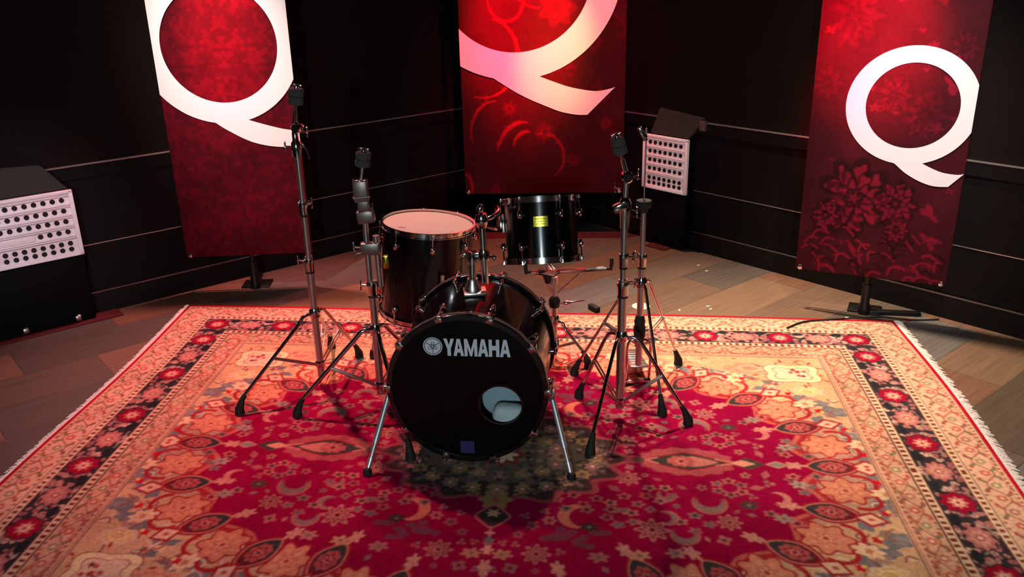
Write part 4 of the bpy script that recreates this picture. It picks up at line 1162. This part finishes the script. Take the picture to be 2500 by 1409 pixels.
def tripod(t, px, py, hub, brace_z, feet, r=0.0075, bow=0.055):
    for fx_, fy_ in feet:
        f = Vector((fx_, fy_, RZ)); b = Vector((px, py, 0)); d = (Vector((fx_, fy_, 0)) - b); L = d.length; d.normalize()
        bend = b + d * (0.03 + bow) + Vector((0, 0, hub - 0.035))
        top = f - d * 0.026 + Vector((0, 0, 0.068))
        pts = smooth_path([b + d * 0.016 + Vector((0, 0, hub)), b + d * (0.03 + bow * 0.45) + Vector((0, 0, hub - 0.004)), bend, bend + (top - bend) * 0.35, bend + (top - bend) * 0.7, top], 5)
        bm = B(); tube(bm, pts, r, 10); lg = obj('leg', bm, CHROME, t)
        bm = B(); u_ = (top - bend).normalized()
        tube(bm, [top - u_ * 0.012, top + (f + Vector((0, 0, 0.02)) - top) * 0.25, f - d * 0.004 + Vector((0, 0, 0.022)), f - d * 0.004 + Vector((0, 0, 0.003))], [0.0095, 0.0115, 0.0185, 0.0205], 14); obj('rubber_foot', bm, RUBBER, lg)
        m = bend + (f + Vector((0, 0, 0.045)) - bend) * 0.42
        bm = B(); q = b + d * 0.014 + Vector((0, 0, brace_z)); pv = d.cross(Vector((0, 0, 1)))
        for k in (-1, 1): box(bm, (q + m) / 2 + pv * 0.007 * k, ((m - q).length, 0.003, 0.010), m - q, pv, pv.cross(m - q), 0.0008)
        obj('brace', bm, CHROME_D, t)
    bm = B(); lathe(bm, (px, py, hub - 0.018), (0, 0, 1), [(0.012, 0), (0.022, 0), (0.024, 0.012), (0.024, 0.026), (0.019, 0.04), (0.012, 0.042)], 20); obj('leg_collar', bm, CHROME, t)
    bm = B(); lathe(bm, (px, py, brace_z - 0.014), (0, 0, 1), [(0, 0), (0.020, 0), (0.021, 0.024), (0.016, 0.03), (0, 0.03)], 20); obj('brace_collar', bm, CHROME, t)


def tube_joint(t, x, y, z, r, d=(1, -0.4, 0)):
    bm = B(); lathe(bm, (x, y, z - 0.05), (0, 0, 1), [(r, 0), (r + 0.004, 0.001), (r + 0.005, 0.03), (r + 0.007, 0.045), (r + 0.006, 0.052), (0.004, 0.053)], 20); j = obj('height_clamp', bm, CHROME, t)
    bm = B(); dv = Vector(d).normalized(); wing(bm, Vector((x, y, z - 0.012)) + dv * (r + 0.004), dv); obj('wing_nut', bm, CHROME, j)
    bm = B(); lathe(bm, (x, y, z - 0.058), (0, 0, 1), [(r, 0), (r + 0.003, 0.0), (r + 0.003, 0.008), (r, 0.008)], 20); obj('memory_ring', bm, RUBBER, j)


def felts(t, base, ax, r=0.026, h=0.06):
    """felt washers with sleeve and wing nut at the tip of the rod"""
    base = Vector(base); ax = Vector(ax).normalized()
    for k in range(2):
        bm = B(); b0 = base + ax * (h / 2) * k; hh = h / 2 - 0.002
        lathe(bm, b0, ax, [(0, 0), (r - 0.003, 0), (r, 0.004), (r, hh - 0.004), (r - 0.003, hh), (0, hh)], 24); obj('cymbal_felt', bm, FELT, t)
    bm = B(); e = base + ax * h; lathe(bm, e, ax, [(0, 0), (0.010, 0), (0.009, 0.008), (0.004, 0.012), (0.004, 0.018), (0, 0.018)], 14)
    x, y, a = frame(ax)
    for k in (-1, 1): box(bm, e + ax * 0.010 + x * 0.012 * k, (0.016, 0.005, 0.010), x, y, ax, 0.0015)
    obj('wing_nut', bm, CHROME, t)


# far-left straight stand
x, y = -0.845, 3.42
S1 = thing('cymbal_stand', (x, y, RZ), 'tall bare chrome cymbal stand at far left, in front of the left banner', 'cymbal stand', 'cymbal stands')
tripod(S1, x, y, 0.345, 0.105, [(-1.137, 3.158), (-0.722, 3.687), (-0.875, 3.80)])
bm = B(); cyl(bm, (x, y, 0.045), (x, y, 0.60), 0.0155, seg=20); obj('lower_tube', bm, CHROME_D, S1)
bm = B(); cyl(bm, (x, y, 0.55), (x, y, 0.84), 0.0125, seg=20); obj('middle_tube', bm, CHROME_D, S1)
bm = B(); cyl(bm, (x, y, 0.80), (x, y, 1.06), 0.0105, seg=20); obj('upper_tube', bm, CHROME_D, S1)
tube_joint(S1, x, y, 0.585, 0.0155, (-1, -0.3, 0.3)); tube_joint(S1, x, y, 0.83, 0.0125, (1, -0.3, 0.3))
bm = B(); lathe(bm, (x, y, 1.02), (0, 0, 1), [(0.011, 0), (0.019, 0.002), (0.021, 0.03), (0.020, 0.055), (0.013, 0.065), (0.012, 0.10), (0, 0.10)], 20)
wing(bm, (x - 0.018, y, 1.06), (-1, -0.2, 0.1)); tube(bm, smooth_path([(x + 0.012, y, 1.07), (x + 0.035, y, 1.055), (x + 0.048, y, 1.01)], 4), [0.006] * 8 + [0.004], 8); obj('top_clamp', bm, CHROME, S1)
bm = B(); lathe(bm, (x + 0.006, y - 0.022, 1.135), (0.3, 1, 0), [(0, 0), (0.017, 0.0), (0.021, 0.006), (0.021, 0.038), (0.017, 0.044), (0, 0.044)], 24); wing(bm, (x + 0.02, y + 0.01, 1.12), (1, 0.2, -0.2)); obj('tilter', bm, CHROME, S1)
ax1 = Vector((0.16, 0, 1)).normalized(); p = Vector((x, y, 1.135))
bm = B(); cyl(bm, p, p + ax1 * 0.075, 0.010, 0.008, seg=16); cyl(bm, p + ax1 * 0.07, p + ax1 * 0.13, 0.0045, seg=12); obj('cymbal_rod', bm, CHROME, S1)
felts(S1, p + ax1 * 0.092, ax1, 0.030, 0.064)

# second stand with multi-clamp
x, y = -0.556, 3.215
S2 = thing('cymbal_stand', (x, y, RZ), 'chrome cymbal stand with stacked clamps, close beside the floor tom', 'cymbal stand', 'cymbal stands')
tripod(S2, x, y, 0.352, 0.100, [(-0.893, 3.13), (-0.389, 2.775), (-0.40, 3.51)], r=0.009)
bm = B(); cyl(bm, (x, y, 0.06), (x, y, 0.56), 0.0155, seg=20); obj('lower_tube', bm, CHROME_D, S2)
bm = B(); cyl(bm, (x - 0.006, y, 0.53), (x - 0.006, y, 0.90), 0.0115, seg=20); obj('middle_tube', bm, CHROME_D, S2)
tube_joint(S2, x, y, 0.55, 0.0155, (-1, -0.3, 0.2))
bm = B(); box(bm, (x + 0.006, y, 0.695), (0.075, 0.04, 0.05), bevel=0.008); wing(bm, (x - 0.03, y - 0.01, 0.70), (-1, -0.3, 0.2)); wing(bm, (x - 0.03, y - 0.015, 0.68), (-1, -0.4, -0.1), s=0.8); obj('multi_clamp', bm, GREY, S2)
bm = B(); cyl(bm, (x + 0.034, y + 0.005, 0.535), (x + 0.030, y + 0.005, 0.745), 0.0125, seg=16); obj('side_tube', bm, CHROME_D, S2)
bm = B(); box(bm, (x + 0.062, y + 0.01, 0.635), (0.02, 0.03, 0.055), bevel=0.006); obj('side_latch', bm, GOLD, S2)
bm = B(); box(bm, (x - 0.001, y, 0.825), (0.066, 0.045, 0.05), (1, 0, 0.12), (0, 1, 0), (-0.12, 0, 1), 0.007); wing(bm, (x + 0.02, y - 0.02, 0.85), (0.5, -0.6, 0.6)); obj('rod_clamp', bm, GREY, S2)
bm = B(); box(bm, (x - 0.012, y, 0.925), (0.056, 0.04, 0.085), bevel=0.008); box(bm, (x - 0.006, y, 0.872), (0.044, 0.036, 0.05), bevel=0.006); cyl(bm, (x - 0.04, y - 0.015, 0.90), (x + 0.024, y - 0.015, 0.905), 0.006); obj('head_block', bm, GREY, S2)
bm = B()
for k in (-1, 1): box(bm, (x - 0.012 + 0.015 * k, y - 0.002, 0.9695), (0.022, 0.034, 0.006), bevel=0.0015)
obj('block_cap', bm, CHROME, S2)
ax2 = Vector((0.17, 0, 1)).normalized(); p = Vector((x - 0.008, y, 0.965))
bm = B(); cyl(bm, p, p + ax2 * 0.10, 0.0055, seg=12); obj('cymbal_rod', bm, CHROME_D, S2)
felts(S2, p + ax2 * 0.056, ax2, 0.029, 0.056)

# right stand
x, y = 0.420, 3.06
S3 = thing('cymbal_stand', (x, y, RZ), 'chrome cymbal stand right of the bass drum with thick lower tube', 'cymbal stand', 'cymbal stands')
tripod(S3, x, y, 0.365, 0.085, [(0.27, 3.246), (0.687, 2.994), (0.276, 2.785)])
bm = B(); cyl(bm, (x, y, 0.055), (x, y, 0.60), 0.0175, seg=20); obj('lower_tube', bm, CHROME_D, S3)
bm = B(); cyl(bm, (x, y, 0.56), (x, y, 0.86), 0.0125, seg=20); obj('middle_tube', bm, CHROME_D, S3)
tube_joint(S3, x, y, 0.585, 0.0175, (1, 0.2, 0.2)); tube_joint(S3, x, y, 0.70, 0.0125, (1, -0.4, 0.2))
bm = B(); lathe(bm, (x, y, 0.80), (0, 0, 1), [(0.013, 0), (0.019, 0.002), (0.021, 0.05), (0.024, 0.07), (0.024, 0.10), (0.016, 0.115), (0.012, 0.12)], 20); box(bm, (x - 0.02, y - 0.01, 0.885), (0.05, 0.035, 0.03), (1, 0, 0.5), (0, 1, 0), (-0.5, 0, 1), 0.007); wing(bm, (x + 0.018, y - 0.015, 0.875), (1, -0.5, -0.3)); obj('top_clamp', bm, CHROME, S3)
bm = B(); cyl(bm, (x, y, 0.90), (x + 0.004, y, 1.0), 0.0095, seg=16); obj('upper_tube', bm, CHROME_D, S3)
bm = B(); lathe(bm, (x + 0.004, y - 0.024, 0.995), (0, 1, 0), [(0, 0), (0.016, 0), (0.021, 0.006), (0.021, 0.040), (0.016, 0.046), (0, 0.046)], 24); wing(bm, (x + 0.02, y, 0.995), (1, -0.3, 0.4)); wing(bm, (x - 0.02, y - 0.01, 0.955), (-1, -0.4, 0.2), s=0.8); obj('tilter', bm, CHROME, S3)
ax3 = Vector((-0.27, 0.02, 1)).normalized(); p = Vector((x + 0.004, y, 0.995))
bm = B(); cyl(bm, p, p + ax3 * 0.065, 0.010, 0.008, seg=16); cyl(bm, p + ax3 * 0.06, p + ax3 * 0.13, 0.0048, seg=12); obj('cymbal_rod', bm, CHROME, S3)
felts(S3, p + ax3 * 0.085, ax3, 0.0255, 0.062)

# hi-hat stand
x, y = 0.536, 3.353
HH = thing('hi_hat_stand', (x, y, RZ), 'bare chrome hi-hat stand with pedal, rightmost of the stands', 'hi-hat stand')
tripod(HH, x, y, 0.475, 0.20, [(0.265, 3.454), (0.748, 3.534), (0.595, 3.07)], r=0.0065, bow=0.035)
bm = B(); cyl(bm, (x, y, 0.10), (x, y, 0.60), 0.0145, seg=20); obj('lower_tube', bm, CHROME_D, HH)
bm = B(); cyl(bm, (x, y, 0.56), (x, y, 0.79), 0.0115, seg=20); obj('upper_tube', bm, CHROME_D, HH)
tube_joint(HH, x, y, 0.595, 0.0145, (-1, -0.4, 0.2))
bm = B(); lathe(bm, (x, y, 0.775), (0, 0, 1), [(0.012, 0), (0.018, 0.002), (0.018, 0.02), (0.028, 0.024), (0.031, 0.03), (0.031, 0.044), (0.028, 0.048), (0.006, 0.048)], 24); obj('seat_cup', bm, RUBBER, HH)
bm = B(); lathe(bm, (x, y, 0.8235), (0, 0, 1), [(0.004, 0), (0.030, 0), (0.030, 0.003), (0.004, 0.004)], 24); obj('seat_felt', bm, FELT, HH)
bm = B(); cyl(bm, (x, y, 0.76), (x, y, 1.115), 0.0035, seg=10); obj('pull_rod', bm, CHROME_D, HH)
bm = B(); box(bm, (x - 0.016, y - 0.006, 1.098), (0.02, 0.014, 0.05), (0.85, 0, 0.5), (0, 1, 0), (-0.5, 0, 0.85), 0.004); lathe(bm, (x - 0.004, y, 1.065), (0, 0, 1), [(0, 0), (0.008, 0), (0.010, 0.006), (0.008, 0.02), (0, 0.022)], 14); obj('rod_wing', bm, CHROME, HH)
bm = B(); lathe(bm, (x, y, 0.215), (0, 0, 1), [(0, 0), (0.020, 0), (0.024, 0.02), (0.026, 0.05), (0.021, 0.075), (0.024, 0.085), (0.018, 0.11), (0.013, 0.115)], 20); obj('spring_housing', bm, RUBBER, HH)
bm = B()
for k in (-1, 1): tube(bm, smooth_path([(x + 0.012 * k, y, 0.225), (x + 0.045 * k, y, 0.20), (x + 0.05 * k, y, 0.14), (x + 0.048 * k, y, 0.03)], 5), 0.006, 8)
box(bm, (x, y, RZ + 0.014), (0.11, 0.03, 0.016), bevel=0.003); obj('pedal_frame', bm, CHROME, HH)
bm = B(); box(bm, (x + 0.005, y + 0.125, 0.062), (0.075, 0.25, 0.010), (1, 0, 0), (0, 1, -0.2), (0, 0.2, 1), 0.003); box(bm, (x + 0.005, y + 0.28, 0.022), (0.08, 0.06, 0.014), bevel=0.003)
for k in range(5): box(bm, (x + 0.005, y + 0.05 + 0.04 * k, 0.083 - 0.008 * k), (0.06, 0.008, 0.006), bevel=0.001)
obj('footboard', bm, CHROME_D, HH)
bm = B(); cyl(bm, (x, y + 0.006, 0.10), (x, y + 0.006, 0.22), 0.005, seg=8); obj('pedal_chain', bm, RUBBER, HH)

# snare stand
x, y = 0.190, 3.62
SN = thing('snare_stand', (x, y, RZ), 'empty chrome snare drum stand with rubber tipped arms, behind the rack tom', 'snare stand')
tripod(SN, x, y, 0.200, 0.07, [(0.055, 3.53), (0.34, 3.515), (0.20, 3.82)], r=0.007, bow=0.03)
bm = B(); cyl(bm, (x, y, 0.04), (x, y, 0.31), 0.0135, seg=18); obj('lower_tube', bm, CHROME_D, SN)
bm = B(); lathe(bm, (x, y, 0.265), (0, 0, 1), [(0.013, 0), (0.022, 0.002), (0.026, 0.015), (0.026, 0.035), (0.018, 0.05), (0.012, 0.052)], 20); jc = obj('height_clamp', bm, RUBBER, SN)
bm = B(); cyl(bm, (x + 0.02, y - 0.01, 0.285), (x + 0.04, y - 0.012, 0.288), 0.005); lathe(bm, (x + 0.036, y - 0.012, 0.287), (1, -0.05, 0.13), [(0, 0), (0.010, 0.006), (0.012, 0.02), (0.006, 0.04), (0.003, 0.10), (0, 0.104)], 12); obj('height_lever', bm, CHROME, jc)
bm = B(); cyl(bm, (x, y, 0.30), (x, y, 0.40), 0.009, seg=16); cyl(bm, (x, y, 0.375), (x, y, 0.412), 0.016, seg=16); obj('basket_post', bm, CHROME_D, SN)
for dx, dy, L in ((0.96, -0.28, 0.235), (-0.80, -0.60, 0.14), (-0.35, 0.94, 0.18)):
    d = Vector((dx, dy, 0)).normalized(); c = Vector((x, y, 0)); pv = d.cross(Vector((0, 0, 1)))
    bm = B(); a = c + d * 0.012 + Vector((0, 0, 0.437)); b = c + d * L + Vector((0, 0, 0.468))
    for k in (-1, 1): box(bm, (a + b) / 2 + pv * 0.008 * k, ((b - a).length, 0.004, 0.014), b - a, pv, pv.cross(b - a), 0.001)
    am = obj('basket_arm', bm, CHROME, SN)
    bm = B(); tube(bm, [b - d * 0.012, b + d * 0.018 + Vector((0, 0, 0.001)), b + d * 0.022 + Vector((0, 0, 0.03)), b + d * 0.020 + Vector((0, 0, 0.05))], [0.0085, 0.010, 0.009, 0.0075], 10); obj('rubber_tip', bm, RUBBER, am)
    bm = B(); q = c + d * L * 0.55 + Vector((0, 0, 0.45)); tube(bm, [c + d * 0.014 + Vector((0, 0, 0.335)), q], 0.005, 8); obj('basket_strut', bm, CHROME_D, SN)
bm = B(); box(bm, (x - 0.035, y - 0.05, 0.448), (0.10, 0.06, 0.008), (0.85, -0.5, 0), (0.5, 0.85, 0), (0, 0, 1), 0.002); lathe(bm, (x - 0.03, y - 0.045, 0.40), (0, 0, 1), [(0, 0), (0.014, 0.0), (0.018, 0.02), (0.014, 0.045), (0, 0.046)], 16); obj('tilt_bracket', bm, POLEB, SN)


# ------------------------------------------------------------------ small things on the floor
def cable(name, pts, label):
    P = smooth_path(pts, 8)
    bm = B(); tube(bm, P, 0.004, 8); return tag(obj(name, bm, CABLE), label, 'cable')


cable('cable', [(1.35, 3.90, RZ + 0.0055), (1.46, 3.975, RZ + 0.0055), (1.60, 3.995, RZ + 0.0055), (1.72, 4.005, RZ + 0.0055), (1.80, 4.008, 0.0135), (1.90, 4.0, 0.0135), (2.02, 3.985, 0.005), (2.14, 3.985, 0.005)], 'thin black cable crossing the far right corner of the rug')
bm = B(); lathe(bm, (0.684, 4.258, 0), (0, 0, 1), [(0, 0.0), (0.048, 0.0), (0.048, 0.0015), (0, 0.002)], 28)
tag(obj('paper_disc', bm, PAPER), 'round white paper disc on the floor behind the hi-hat stand', 'paper')
bm = B(); box(bm, (0.430, 4.215, 0.0145), (0.075, 0.030, 0.028), (0.5, -0.86, 0), (0.86, 0.5, 0), (0, 0, 1), 0.005)
tag(obj('door_wedge', bm, RUBBER), 'small black block on the floor at the back edge of the rug', 'block')
bm = B(); box(bm, (1.995, 4.0, 0.001), (0.035, 0.018, 0.001), (0.9, 0.2, 0), (-0.2, 0.9, 0))
tag(obj('tape_scrap', bm, REDT), 'tiny red tape scrap on the floor beside the right rug corner', 'tape')
for k_, (x, y, r_) in enumerate(((1.035, 4.237, 0.3), (1.041, 4.196, 1.0), (1.122, 4.889, 0.2), (1.148, 4.785, 0.6), (0.876, 4.19, 1.4), (1.70, 4.045, 0.4))):
    bm = B(); sh_ = [(-0.011, -0.004), (0.009, -0.005), (0.013, 0.001), (0.002, 0.006), (-0.009, 0.004)]
    Xs = Vector((math.cos(r_), math.sin(r_), 0)); Ys = Vector((-math.sin(r_), math.cos(r_), 0))
    solid_poly(bm, sh_, 0.0, 0.0012, (x, y, 0.0005), Xs, Ys, Vector((0, 0, 1)))
    tag(obj('paper_scrap', bm, PAPER), 'tiny white scrap on the wooden floor between the rug and the right wall', 'scrap', 'white scraps on the floor')
